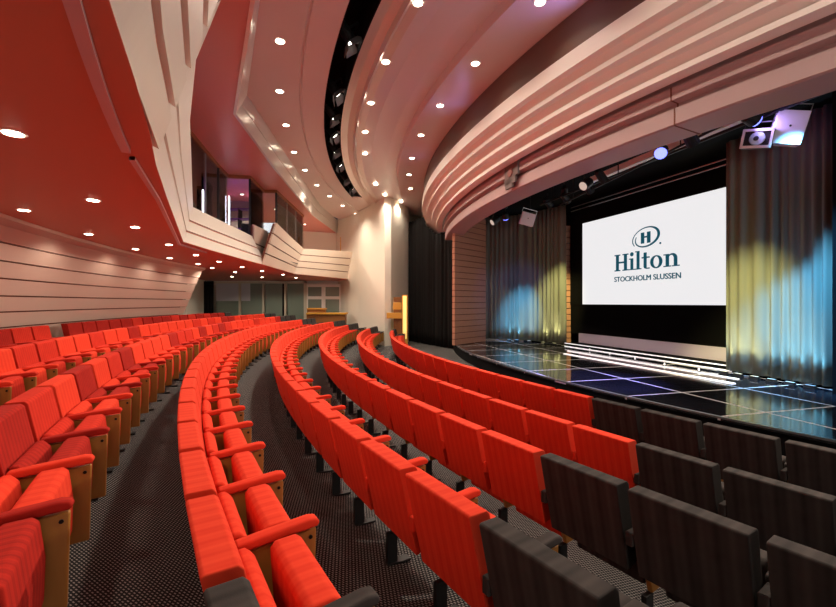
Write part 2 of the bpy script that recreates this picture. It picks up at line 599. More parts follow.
# ------------------------------------------------------------------ balcony parapet
def parapet(bot, top, cuts, gw=.05, thick=.07):
    """lapped panels between a bottom and a top polyline; cuts = groove heights as fractions. returns (panels bm, backing bm)"""
    pb, bb = bmesh.new(), bmesh.new()
    bot = [a.lerp(b, k / 6) for a, b in zip(bot, bot[1:]) for k in range(6)] + [bot[-1]]
    top = [a.lerp(b, k / 6) for a, b in zip(top, top[1:]) for k in range(6)] + [top[-1]]
    edges = [0.0] + list(cuts) + [1.0]
    inward = []
    n = len(bot)
    for i in range(n):
        d = (bot[min(i + 1, n - 1)] - bot[max(i - 1, 0)]).normalized()
        e = (top[i] - bot[i]).normalized()
        nv = e.cross(d).normalized()
        if nv.dot(bot[i] - Vector((0, 0, EYE))) < 0: nv = -nv
        inward.append(nv)
    for a, b in zip(edges, edges[1:]):
        fa = a + (gw / 2 if a > 0 else 0)
        fb = b - (gw / 2 if b < 1 else 0)
        rows = []
        for p, q, nn in zip(bot, top, inward):
            u, v = p.lerp(q, fa), p.lerp(q, fb)
            uu, vv = u + nn * thick, v + nn * thick
            if a == 0: u = u + Vector((0, 0, .006)); uu.z = max(uu.z, SOF + .006)
            rows.append([u, v, vv, uu])
        g = add_loft(pb, rows, True)
        pb.faces.new(g[0]); pb.faces.new(g[-1][::-1])
    rows = []
    for p, q, nn in zip(bot, top, inward):
        u, v = p.lerp(q, .03), p.lerp(q, .97)
        k4 = [u + nn * .05, v + nn * .05, v + nn * .12, u + nn * .12]
        for w4 in k4: w4.z = max(w4.z, SOF + .012)
        rows.append(k4)
    g = add_loft(bb, rows, True)
    bb.faces.new(g[0]); bb.faces.new(g[-1][::-1])
    return pb, bb


def build_parapet(name, bot, top, cuts, label, m, gw=.05):
    root = empty(name, bot[len(bot) // 2])
    tag(root, label, 'balcony front', 'panelled balcony fronts')
    off = -root.location
    for nm, b, mm in zip(('panel', 'backing'), parapet(bot, top, cuts, gw), (m, M['wallgroove'] if m is M['fasciawhite'] else M['soffit'])):
        bmesh.ops.translate(b, verts=b.verts[:], vec=off)
        o = link(nm, b, mm, root)
    return root


TOPZ = EYE + 2.0
botA = [pol(27.3, radians(64 - 4 * i), SOF) for i in range(9)] + [PZ(109, 0, SOF), PZ(135, 83, SOF), PZ(159, 150, SOF)]
topA = [pol(26.8, radians(64 - 3.6 * i), TOPZ) for i in range(9)] + [pol(26.82, radians(32.4), TOPZ), pol(26.84, radians(31), TOPZ), PZ(223, -12, TOPZ)]
build_parapet('balcony_front', botA, topA, (.27, .52, .76), 'pearl metal balcony front overhead with three long red grooves', M['fascia'], .07)
botB = [PZ(140, 130, SOF) + Vector((-.1, -.3, 0)), PZ(147, 151.6, SOF), PZ(167, 198, SOF), PZ(183.4, 241.9, SOF), PZ(210, 250, SOF), PZ(240, 258.5, SOF), PZ(266, 265.5, SOF)]
topB = [PZ(221, 0, TOPZ), PZ(196, 60, TOPZ), PZ(190, 120, TOPZ), PZ(193, 207, TOPZ), PZ(216, 218.4, TOPZ), PZ(236, 228, TOPZ), PZ(252, 236, TOPZ)]
build_parapet('balcony_front', botB, topB, (.30, .60), 'pearl balcony front bending under the purple lit booth', M['fascia'], .05)
TZ = EYE + 2.32
botB2 = [PZ(254, 257, EYE + 1.45), PZ(268, 262.5, EYE + 1.4)]
topB2 = [PZ(254.5, 225, TZ), PZ(267.5, 231, TZ)]
build_parapet('balcony_front', botB2, topB2, (.45,), 'short raised balcony front block between the two longer fronts', M['fasciawhite'])
TZ = EYE + 2.5
botC = [PZ(263, 264.5, SOF), PZ(278, 269, SOF), PZ(294, 273.7, SOF)]
topC = [PZ(277, 223.2, TZ), PY(290, 236, 15.6), PY(303.6, 248.6, 18.1)]
build_parapet('balcony_front', botC, topC, (.26, .5, .75), 'pale stepped balcony front below the last clear glass panes', M['fasciawhite'], .03)
botD = [PZ(294, 273.7, SOF), PZ(320, 276.3, SOF), PZ(347.5, 279, SOF)]
topD = [PY(303.6, 248.6, 18.1), PY(328, 250.3, 19.7), PY(352.5, 252, 21.4)]
build_parapet('balcony_front', botD, topD, (.26, .5, .75), 'pale balcony front turned across the far end beside the cream pier', M['fasciawhite'], .03)

# balcony deck
bm = bmesh.new()
deck = [pol(27.6, radians(60 - 4 * i), SOF + .26) for i in range(8)] + [Vector((-2.6, 3.3, SOF + .26)), Vector((-5.0, 8.6, SOF + .26)), Vector((-5.3, 17, SOF + .26)), Vector((-4.6, 22.8, SOF + .26)), Vector((-12, 22.8, SOF + .26)), Vector((-12, -2, SOF + .26))]
add_slab(bm, deck, .12)
tag(link('floor_balcony', bm, M['boothdark']), kind='structure')

# ------------------------------------------------------------------ canopy over the stage front: four lipped bands
E_ = EYE
lips = [(21.95, 3.80, 3.55)] + [(21.95 - .18 * i, 3.55 - .185 * i + .075, 3.55 - .185 * i) for i in (1, 2, 3)]
prof = []
for i, (R, zt, zb) in enumerate(lips):
    prof += [(R, E_ + zt), (R, E_ + zb)]
    if i < 3:
        prof += [(R - .15, E_ + zb + .01), (lips[i + 1][0] - .075, E_ + lips[i + 1][1] + .03), (lips[i + 1][0] - .05, E_ + lips[i + 1][1])]
prof += [(21.18, E_ + 3.0), (21.18, E_ + 3.75)]
canopy = empty('stage_canopy', pol(21.5, radians(20), E_ + 3.0))
tag(canopy, 'cream canopy of four curved lipped bands sweeping over the stage front', 'canopy')
bm = bmesh.new()
add_arc(bm, prof, radians(-16), radians(52), 110)
bmesh.ops.translate(bm, verts=bm.verts[:], vec=-canopy.location)
link('band', bm, M['canopy'], canopy)

for k in range(5):
    th = radians(8 + 9 * k)
    spot('violet_light', pol(21.93, th, E_ + 3.86), pol(23.2, th, E_ + 4.5), (5, 13, 32, 46, 38)[k], (.45, .34, 1.0), 150, .9, None, .25)  # unseen lamps added above the canopy lip to tint the ceiling violet

valance = empty('stage_valance', pol(20.9, radians(20), E_ + 2.45))
tag(valance, 'lower curved pinkish valance of three steps hung below the canopy', 'valance')
prof = [(21.0, E_ + 3.25), (21.0, E_ + 2.97), (21.14, E_ + 2.96), (21.14, E_ + 2.79), (20.98, E_ + 2.785), (20.98, E_ + 2.71), (21.06, E_ + 2.70), (21.06, E_ + 2.48), (21.03, E_ + 2.46), (20.45, E_ + 2.46), (20.45, E_ + 3.25)]
bm = bmesh.new()
add_arc(bm, prof, radians(-2.4), radians(52), 100)
bmesh.ops.translate(bm, verts=bm.verts[:], vec=-valance.location)
link('step_band', bm, M['valance'], valance)
# the joint where two lengths of the valance meet
bm = bmesh.new()
tj = th_of(PY(682, 110, 6.0))
add_arc(bm, [(21.145, E_ + 2.965), (21.145, E_ + 2.785), (20.985, E_ + 2.78), (20.985, E_ + 2.705), (21.065, E_ + 2.70), (21.065, E_ + 2.455), (20.45, E_ + 2.455), (20.45, E_ + 2.5), (20.9, E_ + 2.96)], tj, tj + .0009, 1)
bmesh.ops.translate(bm, verts=bm.verts[:], vec=-valance.location)
link('joint', bm, M['wallgroove'], valance)

# grey loudspeaker cloth set in the valance
pc = PY(510.5, 171, 9.2)
tsp = th_of(pc)
sp = empty('valance_speaker', pol(21.15, tsp, E_ + 2.6), tsp)
tag(sp, 'grey square loudspeaker cloth let into the lower valance', 'loudspeaker')
bm = bmesh.new()
sx, sz = .27, .25
for y0, y1, z0, z1 in ((-sx, sx * .35, .12, .52), (-sx * .6, sx, -.02, .40), (-sx * .2, sx * .9, -.1, .1)):
    add_box(bm, (-.03, y0, z0), (.02, y1, z1))
link('grille', bm, M['greypanel'], sp)
bm = bmesh.new()
add_tube(bm, [(-.05, .02, .22), (-.03, .02, .22)], .09, 20)
link('speaker_cone', bm, mat('dusty rose cone', (140, 88, 80), .7), sp)

# ------------------------------------------------------------------ stage
stage = empty('stage', pol(20.75, radians(18), 0))
tag(stage, 'black gloss stage floor with white line grid and curved front', 'stage')
bm = bmesh.new()
arc = [pol(20.75, radians(-14 + i * .75), 0) for i in range(84)]
pts = arc + [Vector((13.5, -2.5, 0)), Vector((16, 10, 0)), Vector((9, 24.5, 0))]
add_slab(bm, [p + Vector((0, 0, STAGE_Z - .05)) for p in pts], .05)
o = link('stage_floor', bm, M['stage'])
o.parent = stage
o.matrix_parent_inverse = Matrix.Translation(-stage.location)
bm = bmesh.new()
add_arc(bm, [(20.72, 0), (20.72, STAGE_Z - .05), (20.6, STAGE_Z - .05), (20.6, 0)], radians(-14), radians(48), 90)
bmesh.ops.translate(bm, verts=bm.verts[:], vec=-stage.location)
link('front_board', bm, M['blackmatte'], stage)
bm = bmesh.new()
add_arc(bm, [(20.765, STAGE_Z - .02), (20.765, STAGE_Z + .006), (20.72, STAGE_Z + .006), (20.72, STAGE_Z - .02)], radians(-14), radians(48), 90)
bmesh.ops.translate(bm, verts=bm.verts[:], vec=-stage.location)
link('nosing', bm, M['steel'], stage)

# projection screen
S_R = PY(726.0, 302.5, 10.2); S_L = PY(582.5, 302.5, 10.2 * 1.465)
S_L.z = S_R.z = 0
SD = (S_R - S_L).normalized()                 # screen's left to right
SN = Vector((SD.y, -SD.x, 0))                 # towards the audience
if SN.x > 0: SN = -SN
SW = (S_R - S_L).length
SZ0, SZ1 = EYE - 2.7 * 10.2 / F, EYE + 115.5 * 10.2 / F


def on_screen(px, py, off=0.0):
    d = Vector(((px - 418) / F, 1, (302.5 - py) / F))
    o = S_L + SN * off
    t = (o - Vector((0, 0, 0))).dot(SN) / d.dot(SN)
    p = d * t
    return (p - S_L).dot(SD), p.z + EYE


scr = empty('projection_screen', (S_L.x, S_L.y, SZ0), atan2(SD.y, SD.x))
tag(scr, 'white projection screen with teal emblem and lettering above the stage', 'projection screen')
# local frame: x along the screen, -y towards the audience, z up
bm = bmesh.new()
add_box(bm, (0, 0, 0), (SW + .5, .03, SZ1 - SZ0))
link('picture', bm, M['screen'], scr)
bm = bmesh.new()
for b in (((-.6, -.04, SZ1 - SZ0), (SW + .8, .06, SZ1 - SZ0 + .55)), ((-.6, -.04, -.02), (0, .06, SZ1 - SZ0)), ((-.6, -.02, -1.05), (SW + .8, .06, 0))):
    add_box(bm, *b)
link('border', bm, M['blackmatte'], scr)

bm = bmesh.new()


def sl(px, py):
    u, z = on_screen(px, py)
    return u, z - SZ0


def quad2(pts, y0=-.012, y1=.0):
    a = [bm.verts.new((x, y0, z)) for x, z in pts]
    b = [bm.verts.new((x, y1, z)) for x, z in pts]
    bm.faces.new(a); bm.faces.new(b[::-1])
    n = len(pts)
    for i in range(n): bm.faces.new((a[i], b[i], b[(i + 1) % n], a[(i + 1) % n]))


def rect(x0, z0, x1, z1): quad2([(x0, z0), (x1, z0), (x1, z1), (x0, z1)])


def ribbon(outer, inner):
    for i in range(len(outer) - 1):
        quad2([outer[i], outer[i + 1], inner[i + 1], inner[i]])


x0, zb0 = sl(614.8, 271.6)
x1, _ = sl(680.6, 268.9)
_, zt0 = sl(614.8, 255.3)
LW, LH = x1 - x0, zt0 - zb0        # whole word, cap height


def L(x, z): return (x0 + x * LW, zb0 + z * LH)
def bar(xa, za, xb, zb): rect(*L(xa, za), *L(xb, zb))


# H
bar(.025, 0, .075, 1); bar(.165, 0, .215, 1); bar(.07, .46, .17, .56)
for xc in (.05, .19):
    bar(xc - .05, 0, xc + .05, .07); bar(xc - .05, .93, xc + .05, 1)
# i
bar(.275, 0, .32, .68); bar(.245, 0, .35, .06); bar(.25, .62, .30, .68)
cxy = L(.297, .92)
ring = [(cxy[0] + .028 * LW * cos(a), cxy[1] + .028 * LW * sin(a)) for a in [k * pi / 8 for k in range(16)]]
quad2(ring)
# l
bar(.375, 0, .42, 1.06); bar(.345, 0, .45, .06); bar(.35, 1.0, .40, 1.06)
# t
bar(.485, .12, .53, .92); bar(.455, .60, .575, .68)
ribbon([L(.485 + .045 * (1 - cos(a)) if 0 else .53 - .045 * cos(a * .9), .14 - .14 * sin(a)) for a in [k * pi / 12 for k in range(7)]],
       [L(.53 + .0 * a, .14 - .04 * sin(a)) for a in [k * pi / 12 for k in range(7)]])
bar(.525, -.01, .575, .06)
# o
th_ = [2 * pi * k / 28 for k in range(29)]
ribbon([L(.672 + .088 * cos(a), .335 + .36 * sin(a)) for a in th_], [L(.672 + .042 * cos(a), .335 + .29 * sin(a)) for a in th_])
# n
bar(.805, 0, .85, .68); bar(.775, 0, .88, .06); bar(.775, .62, .83, .68)
aa = [pi - pi * k / 14 for k in range(15)]
ribbon([L(.895 + .065 * cos(a), .44 + .26 * sin(a)) for a in aa], [L(.88 + .035 * cos(a), .44 + .17 * sin(a)) for a in aa])
bar(.915, 0, .96, .45); bar(.89, 0, .99, .06)

link('lettering', bm, M['teal'], scr)
bm = bmesh.new()
# oval emblem: a tapering swoosh that winds once and a bit round the block letter
ex, ez = sl(645.8, 237.6)
rx = (sl(659.6, 237)[0] - sl(632, 238.5)[0]) / 2
rz = (sl(646, 226.8)[1] - sl(646, 248.2)[1]) / 2
tilt = .08
outer, inner = [], []
for k in range(61):
    f = k / 60
    a = radians(215 - 415 * f)
    s = 1.0 if f < .55 else 1.0 - .24 * (f - .55) / .45
    w = .05 + .13 * sin(pi * f ** 1.25) ** 2
    for lst, q in ((outer, s), (inner, s - w)):
        xx, zz = rx * q * cos(a), rz * q * sin(a)
        lst.append((ex + xx + zz * tilt, ez + zz + xx * tilt))
ribbon(outer, inner)
hx, hz = rx * .36, rz * .52
for sgn in (-1, 1):
    rect(ex + sgn * hx * .62 - hx * .34, ez - hz, ex + sgn * hx * .62 + hx * .34, ez + hz)
rect(ex - hx * .4, ez + hz * .0, ex + hx * .4, ez + hz * .28)
rm = (ex + rx * 1.02, ez - rz * .72)
ring = [(rm[0] + .03 * cos(a), rm[1] + .03 * sin(a)) for a in [k * pi / 6 for k in range(12)]]
quad2(ring)
link('logo', bm, M['teal'], scr)


def text_mesh(body, parent, name, m, xa, xb, za, zb, depth=.006, y=-.002):
    cu = bpy.data.curves.new(name, 'FONT')
    cu.body = body
    cu.extrude = .02
    cu.offset = .0
    tmp = bpy.data.objects.new(name + '_tmp', cu)
    COL.objects.link(tmp)
    dg = bpy.context.evaluated_depsgraph_get()
    me = bpy.data.meshes.new_from_object(tmp.evaluated_get(dg))
    bpy.data.objects.remove(tmp)
    xs = [v.co.x for v in me.vertices]; ys = [v.co.y for v in me.vertices]
    X0, X1, Y0, Y1 = min(xs), max(xs), min(ys), max(ys)
    for v in me.vertices:
        x = xa + (v.co.x - X0) / (X1 - X0) * (xb - xa)
        z = za + (v.co.y - Y0) / (Y1 - Y0) * (zb - za)
        v.co = (x, y - (v.co.z + .02) / .04 * depth, z)
    bm = bmesh.new()
    for dx, dz in ((-.007, 0), (.007, 0), (0, .004), (0, -.004)):
        n0 = len(bm.verts)
        bm.from_mesh(me)
        bm.verts.ensure_lookup_table()
        for v in bm.verts[n0:]: v.co += Vector((dx, -abs(dx) * .05, dz))
    bm.to_mesh(me); bm.free()
    me.materials.clear(); me.materials.append(m)
    o = bpy.data.objects.new(name, me)
    COL.objects.link(o)
    o.parent = parent
    return o


xa, zs = sl(614.6, 282.0)
xb, _ = sl(681.0, 279.5)
_, zs1 = sl(614.6, 277.2)
text_mesh('STOCKHOLM SLUSSEN', scr, 'lettering', M['teal'], xa, xb, zs, zs1)

# lilac board and low step in front of it
def stage_box(name, u0, u1, v0, v1, z0, z1, m, origin, parent=None):
    """box in the screen's directions: u along (left to right), v towards the audience"""
    bm = bmesh.new()
    Mx = Matrix.Translation((origin.x, origin.y, 0)) @ Matrix.Rotation(atan2(SD.y, SD.x), 4, 'Z')
    add_box(bm, (u0, -v1, z0), (u1, -v0, z1), Mx)
    return link(name, bm, m, parent)


st = empty('screen_step', (0, 0, 0))
tag(st, 'low black step with white lit edges below the screen', 'step')
stage_box('step_board', -.1, SW + .6, .02, .66, STAGE_Z + .001, STAGE_Z + .12, M['blackmatte'], S_L, st)
stage_box('led_edge', -.1, SW + .6, .645, .672, STAGE_Z + .103, STAGE_Z + .124, M['ledwhite'], S_L, st)
stage_box('led_edge', -.1, SW + .6, .66, .685, STAGE_Z + .001, STAGE_Z + .02, M['ledwhite'], S_L, st)
o = stage_box('lilac_board', -.05, SW + .6, .06, .12, STAGE_Z + .125, .80, M['lilac'], S_L)
tag(o, 'lilac board standing along the foot of the black screen surround', 'board')
o = stage_box('led_strip', 1.17, 6.35, 1.52, 1.57, STAGE_Z + .001, STAGE_Z + .016, M['ledwhite'], S_L)
tag(o, 'thin white light strip on the stage nearer the step', 'light strip', 'white light strips on the stage floor')
o = stage_box('led_strip', 1.75, 6.65, 2.06, 2.16, STAGE_Z + .001, STAGE_Z + .016, M['ledwhite'], S_L)
tag(o, 'broad white light strip on the stage nearer the audience', 'light strip', 'white light strips on the stage floor')
ords = ['first', 'second', 'third', 'fourth', 'fifth', 'sixth', 'seventh', 'eighth', 'ninth', 'tenth', 'eleventh', 'twelfth', 'thirteenth', 'fourteenth', 'fifteenth',
        'sixteenth', 'seventeenth', 'eighteenth', 'nineteenth', 'twentieth', 'twenty-first', 'twenty-second', 'twenty-third', 'twenty-fourth', 'twenty-fifth', 'twenty-sixth',
        'twenty-seventh', 'twenty-eighth', 'twenty-ninth', 'thirtieth', 'thirty-first', 'thirty-second', 'thirty-third', 'thirty-fourth', 'thirty-fifth', 'thirty-sixth', 'thirty-seventh',
        'thirty-eighth', 'thirty-ninth', 'fortieth']
for k, (px, py) in enumerate(((589.7, 351), (609.7, 355), (635, 360), (664.5, 366), (698.8, 371.5))):
    p = PZ(px, py, STAGE_Z)
    r = empty('footlight', (p.x, p.y, STAGE_Z + .001))
    tag(r, f'tiny white footlight before the screen step, {ords[k]} from the left curtain', 'footlight', 'footlights along the screen step')
    bm = bmesh.new(); add_tube(bm, [(0, 0, 0), (0, 0, .015)], .035, 12); link('base', bm, M['black'], r)
    bm = bmesh.new(); add_tube(bm, [(0, 0, .015), (0, 0, .075)], .017, 12); link('lens', bm, M['ledwhite'], r)

# thin battens over the screen and the pale beam before them
for z, lab in ((3.37, 'upper thin pale batten hung above the projection screen'), (3.24, 'lower thin pale batten hung above the projection screen')):
    a = S_L + SN * .25 - SD * .3; b = S_R + SN * .25 + SD * .5
    bm = bmesh.new()
    add_tube(bm, [Vector((0, 0, 0)), b - a], .018, 8)
    o = link('batten', bm, M['steel'], loc=(a.x, a.y, EYE + z))
    tag(o, lab, 'batten', 'thin battens above the screen')
bmA, bmB = PY(592, 183, 10.6), PY(760, 114.5, 6.75)
bm = bmesh.new()
d = Vector((bmB.x - bmA.x, bmB.y - bmA.y, 0))
nrm = Vector((-d.y, d.x, 0)).normalized() * .06
zB = EYE + 3.0
add_loft(bm, [[p + nrm, p - nrm, p - nrm + Vector((0, 0, .13)), p + nrm + Vector((0, 0, .13))] for p in (Vector((0, 0, 0)), d)], True)
o = link('pale_beam', bm, M['canopy'], loc=(bmA.x, bmA.y, zB))
tag(o, 'straight pale beam crossing behind the valance above the stage', 'beam')

# black masking behind and above the stage
bm = bmesh.new()
a = S_L - SN * .5 - SD * 4.5; b = S_R - SN * .5 + SD * 9
add_wall(bm, [(a.x, a.y), (b.x, b.y)], STAGE_Z + .002, EYE + 3.59, .1)
tag(link('wall_stage', bm, M['blackmatte']), kind='structure')
bm = bmesh.new()
pts = [pol(20.8, radians(-8 + i * 2), EYE + 3.6) for i in range(31)] + [Vector((13.5, -2.5, EYE + 3.6)), Vector((16, 10, EYE + 3.6)), Vector((9, 24.5, EYE + 3.6))]
add_slab(bm, pts, .1)
tag(link('ceiling_stage', bm, M['blackmatte']), kind='structure')
bm = bmesh.new()
pn = PY(832.3, 300, 7.1)
add_wall(bm, [(pn.x, pn.y), (pn.x + 1.6, pn.y - 1.6)], STAGE_Z + .002, EYE + 3.55, .25)
tag(link('wall_proscenium', bm, M['blackmatte']), kind='structure')


# ------------------------------------------------------------------ curtains
def curtain(name, path, z0, z1, m, lam, amp, label, cat='curtain', seed=1, thick=.012, topf=None):
    rnd = random.Random(seed)
    P = [Vector((p[0], p[1], 0)) for p in path]
    seg = [(b - a).length for a, b in zip(P, P[1:])]
    tot = sum(seg)
    n = int(tot / lam * 14)
    ph = 0
    zs = [z1 - (z1 - z0) * k / 9 for k in range(10)]
    pts = []
    cyc = [1.0]
    phase = 0.0
    amps = 1.0
    for i in range(n + 1):
        s = tot * i / n
        ac = 0
        for a, b, l in zip(P, P[1:], seg):
            if s <= ac + l + 1e-6:
                p = a.lerp(b, (s - ac) / l); d = (b - a).normalized(); break
            ac += l
        nn = Vector((-d.y, d.x, 0))
        phase += 2 * pi / 14 * (1 + .35 * sin(s * 3.1 + seed) + .22 * sin(s * 7.3 + 2 * seed))
        w = sin(phase)
        w = math.copysign(abs(w) ** .7, w)
        pts.append((p, nn, w, .75 + .35 * sin(s * 5.7 + seed)))
    rows = []
    for k, z in enumerate(zs):
        f = k / 9
        row = []
        for i, (p, nn, w, am) in enumerate(pts):
            wob = .012 * sin(i * .31 + f * 2.1 + seed)
            zz = z if not topf else z0 + (topf(p) - z0) * (1 - f)
            row.append(p + nn * (amp * am * w * (.75 + .35 * f) + wob) + Vector((0, 0, zz)))
        rows.append(row)
    org = Vector((P[0].x, P[0].y, z0))
    bm = bmesh.new()
    add_loft(bm, [[q - org for q in r] for r in rows])
    o = link(name, bm, m, smooth=True, loc=org)
    md = o.modifiers.new('solid', 'SOLIDIFY'); md.thickness = thick; md.offset = 0
    return tag(o, label, cat)


cR0, cR1 = PZ(725.6, 372.3, STAGE_Z), PZ(831.5, 389.7, STAGE_Z)
curtain('stage_curtain', [(cR0.x, cR0.y), (cR1.x, cR1.y)], STAGE_Z + .05, EYE + 3.5, M['curtain'], .21, .055, 'pleated stage curtain lit olive and blue, right of the screen', seed=3)
cL = [(2.55, 17.5), (3.2, 17.35), (3.9, 17.0), (4.6, 16.25), (5.28, 15.2)]
curtain('stage_curtain', cL, STAGE_Z + .05, EYE + 3.5, M['curtain'], .23, .06, 'pleated stage curtain lit blue and olive, beside the wooden pillar', seed=5)
bc0, bc1 = PY(408.8, 339, 20.6), PY(453.5, 348.6, 17.0)
curtain('black_drape', [(bc0.x, bc0.y), (bc1.x, bc1.y)], .02, EYE + 3.88, M['drape'], .26, .07, 'tall black pleated drape between cream wall and wooden pillar', seed=8, topf=lambda p: EYE + (3.88 if R_of(p) > 22.02 else 2.93 + max(0, R_of(p) - 21.45)))
dc0, dc1 = PY(203.5, 300, 21.5), PY(214, 300, 21.3)
curtain('dark_curtain', [(dc0.x, dc0.y), (dc1.x, dc1.y)], .67, SOF - .12, M['drape'], .16, .05, 'dark curtain gathered beside the glass partition under the balcony', seed=9)

# wooden pillar of horizontal slats
pL, pR = PZ(454.5, 345.6, STAGE_Z), PZ(485.5, 341.5, STAGE_Z)
pil = empty('wooden_pillar', ((pL.x + pR.x) / 2, (pL.y + pR.y) / 2, STAGE_Z + .002))
tag(pil, 'tall pillar clad in pinkish horizontal wood slats at the stage corner', 'pillar')
dd = Vector((pR.x - pL.x, pR.y - pL.y, 0)); W_ = dd.length; ang = atan2(dd.y, dd.x)
bm = bmesh.new(); bm2 = bmesh.new()
Mx = Matrix.Rotation(ang, 4, 'Z')
z = .0
while z < 4.7:
    add_box(bm, (-W_ / 2, -.012, z + .012), (W_ / 2, .10, z + .205), Mx)
    z += .218
add_box(bm2, (-W_ / 2 + .01, 0.006, 0.0), (W_ / 2 - .01, .095, z), Mx)
link('slat_cladding', bm, M['wood_slat'], pil)
link('core', bm2, M['wallgroove'], pil)
# a second, half hidden slatted strip behind the left stage curtain
q = PY(570, 345, 15.35)
o = None
bm = bmesh.new()
for k in range(20):
    add_box(bm, (-.12, -.05, k * .218 + .012), (.12, .05, k * .218 + .206))
o = link('wooden_strip', bm, M['wood_slat'], loc=(q.x + .0, q.y + .3, STAGE_Z + .002))
tag(o, 'narrow slatted wood strip between left stage curtain and black screen surround', 'pillar')

# low led floods on the stage floor at the feet of the curtains
def flood(p, rz, label, col):
    r = empty('floor_flood', (p.x, p.y, STAGE_Z + .001), rz)
    tag(r, label, 'flood light', 'low floods at the curtain feet')
    bm = bmesh.new(); add_box(bm, (-.09, -.04, 0), (.09, .04, .022)); bevel(bm, .004); link('base', bm, M['black'], r)
    bm = bmesh.new(); add_box(bm, (-.085, -.03, .022), (.085, .03, .06)); bevel(bm, .008); link('housing', bm, M['black'], r)
    bm = bmesh.new(); add_box(bm, (-.07, -.02, .06), (.07, .02, .064)); link('lens', bm, mat('tinted lens', (200, 200, 200), .3, emit=col, estr=.6), r)
    return r


OLIVE, BLUE = (1.0, .93, .42), (.14, .55, 1.0)
cdir = (cR1 - cR0).normalized()
cn = Vector((cdir.y, -cdir.x, 0))
if cn.x > 0: cn = -cn
n_f = 6
names = ['nearest the screen', 'second from the screen', 'third from the screen', 'fourth from the screen', 'fifth from the screen', 'furthest from the screen']
for k in range(n_f):
    f = (k + .5) / n_f
    p = cR0.lerp(cR1, f) + cn * .26
    colr = OLIVE if f < .42 else BLUE
    r = flood(p, atan2(cdir.y, cdir.x), f'small black floor flood below the right stage curtain, {names[k]}', colr)
    e = (110, 110, 60, 130, 150, 150)[k]
    spot('flood_light', (p.x, p.y, STAGE_Z + .07), (p - cn * .33) + Vector((0, 0, 2.2)), e, colr, 62, .9, r, .03)
cLp = [Vector((x, y, 0)) for x, y in cL]
for k, (i, f, colr, e) in enumerate(((3, .75, OLIVE, 120), (3, .35, OLIVE, 100), (2, .75, (.5, .7, 1), 30), (2, .2, BLUE, 70), (1, .75, BLUE, 80))):
    a, b = cLp[i], cLp[i + 1]
    d = (b - a).normalized(); n_ = Vector((d.y, -d.x, 0))
    if n_.y > 0: n_ = -n_
    p = a.lerp(b, f) + n_ * .22
    r = flood(p, atan2(d.y, d.x), f'small black floor flood below the left stage curtain, {names[k]}', colr)
    spot('flood_light', (p.x, p.y, STAGE_Z + .07), (p - n_ * .36) + Vector((0, 0, 2.2)), e, colr, 55, .9, r, .03)

# ------------------------------------------------------------------ theatre seats
SEAT_W = .504


def prism(name, prof, y0, y1, m, bw, parent, seg=2, smooth=True):
    bm = bmesh.new()
    add_prism(bm, prof, y0, y1)
    bevel(bm, bw, seg)
    o = link(name, bm, m, parent)
    if smooth:
        for p in o.data.polygons: p.use_smooth = True
        md = o.modifiers.new('wn', 'WEIGHTED_NORMAL'); md.keep_sharp = True
    return o


def apply_mods(o):
    dg = bpy.context.evaluated_depsgraph_get()
    me = bpy.data.meshes.new_from_object(o.evaluated_get(dg))
    o.modifiers.clear()
    o.data = me


def make_seat(cloth, end_arm=False):
    """local frame: x towards the stage, y towards the far end, z up; origin on the floor under the back's rear edge"""
    t = empty('theatre_chair')
    h = SEAT_W / 2
    parts = []
    parts.append(prism('backrest', [(0, .822), (.008, .83), (.094, .83), (.110, .814), (.165, .54), (.19, .38), (.105, .36)], -h, h, M[cloth], .0085, t, 2))
    parts.append(prism('lumbar_cushion', [(.158, .615), (.198, .62), (.232, .58), (.247, .47), (.237, .37), (.192, .375)], -h + .025, h - .025, M[cloth], .018, t, 2))
    parts.append(prism('seat_cushion', [(.285, .59), (.306, .612), (.386, .615), (.408, .598), (.425, .46), (.42, .30), (.385, .20), (.31, .19), (.305, .30)], -h + .03, h - .03, M[cloth], .018, t, 2))
    for side in ((1, -1) if end_arm else (1,)):
        yc = side * PITCH / 2 * .985
        parts.append(prism('armrest', [(.172, .578), (.172, .612), (.30, .625), (.458, .638), (.49, .632), (.500, .614), (.488, .599), (.30, .587)], yc - .029, yc + .029, M[cloth], .012, t, 2))
        bm = bmesh.new(); add_box(bm, (.055, yc - .02, .515), (.18, yc + .02, .588)); bevel(bm, .005, 1)
        parts.append(link('arm_tongue', bm, M[cloth], t))
        bm = bmesh.new(); add_prism(bm, [(.19, .572), (.487, .588), (.478, .215), (.26, .205), (.205, .38)], yc - .015, yc + .015); bevel(bm, .004, 1)
        pa = link('arm_panel', bm, M['panel'], t)
        parts.append(pa)
        bm = bmesh.new(); add_tube(bm, [(.462, yc - .0195, .558), (.462, yc + .0195, .558)], .0085, 8)
        parts.append(link('bolt', bm, M['bolt'], pa))
        bm = bmesh.new()
        add_box(bm, (.20, yc - .014, .012), (.27, yc + .014, .205)); add_box(bm, (.12, yc - .03, 0), (.36, yc + .03, .014))
        parts.append(link('leg', bm, M['black'], t))
    for p in parts:
        if p.modifiers: apply_mods(p)
    return t


def copy_thing(root):
    r = root.copy(); COL.objects.link(r)
    for ch in root.children:
        c_ = ch.copy(); COL.objects.link(c_); c_.parent = r
        for g in ch.children:
            d_ = g.copy(); COL.objects.link(d_); d_.parent = c_
    return r


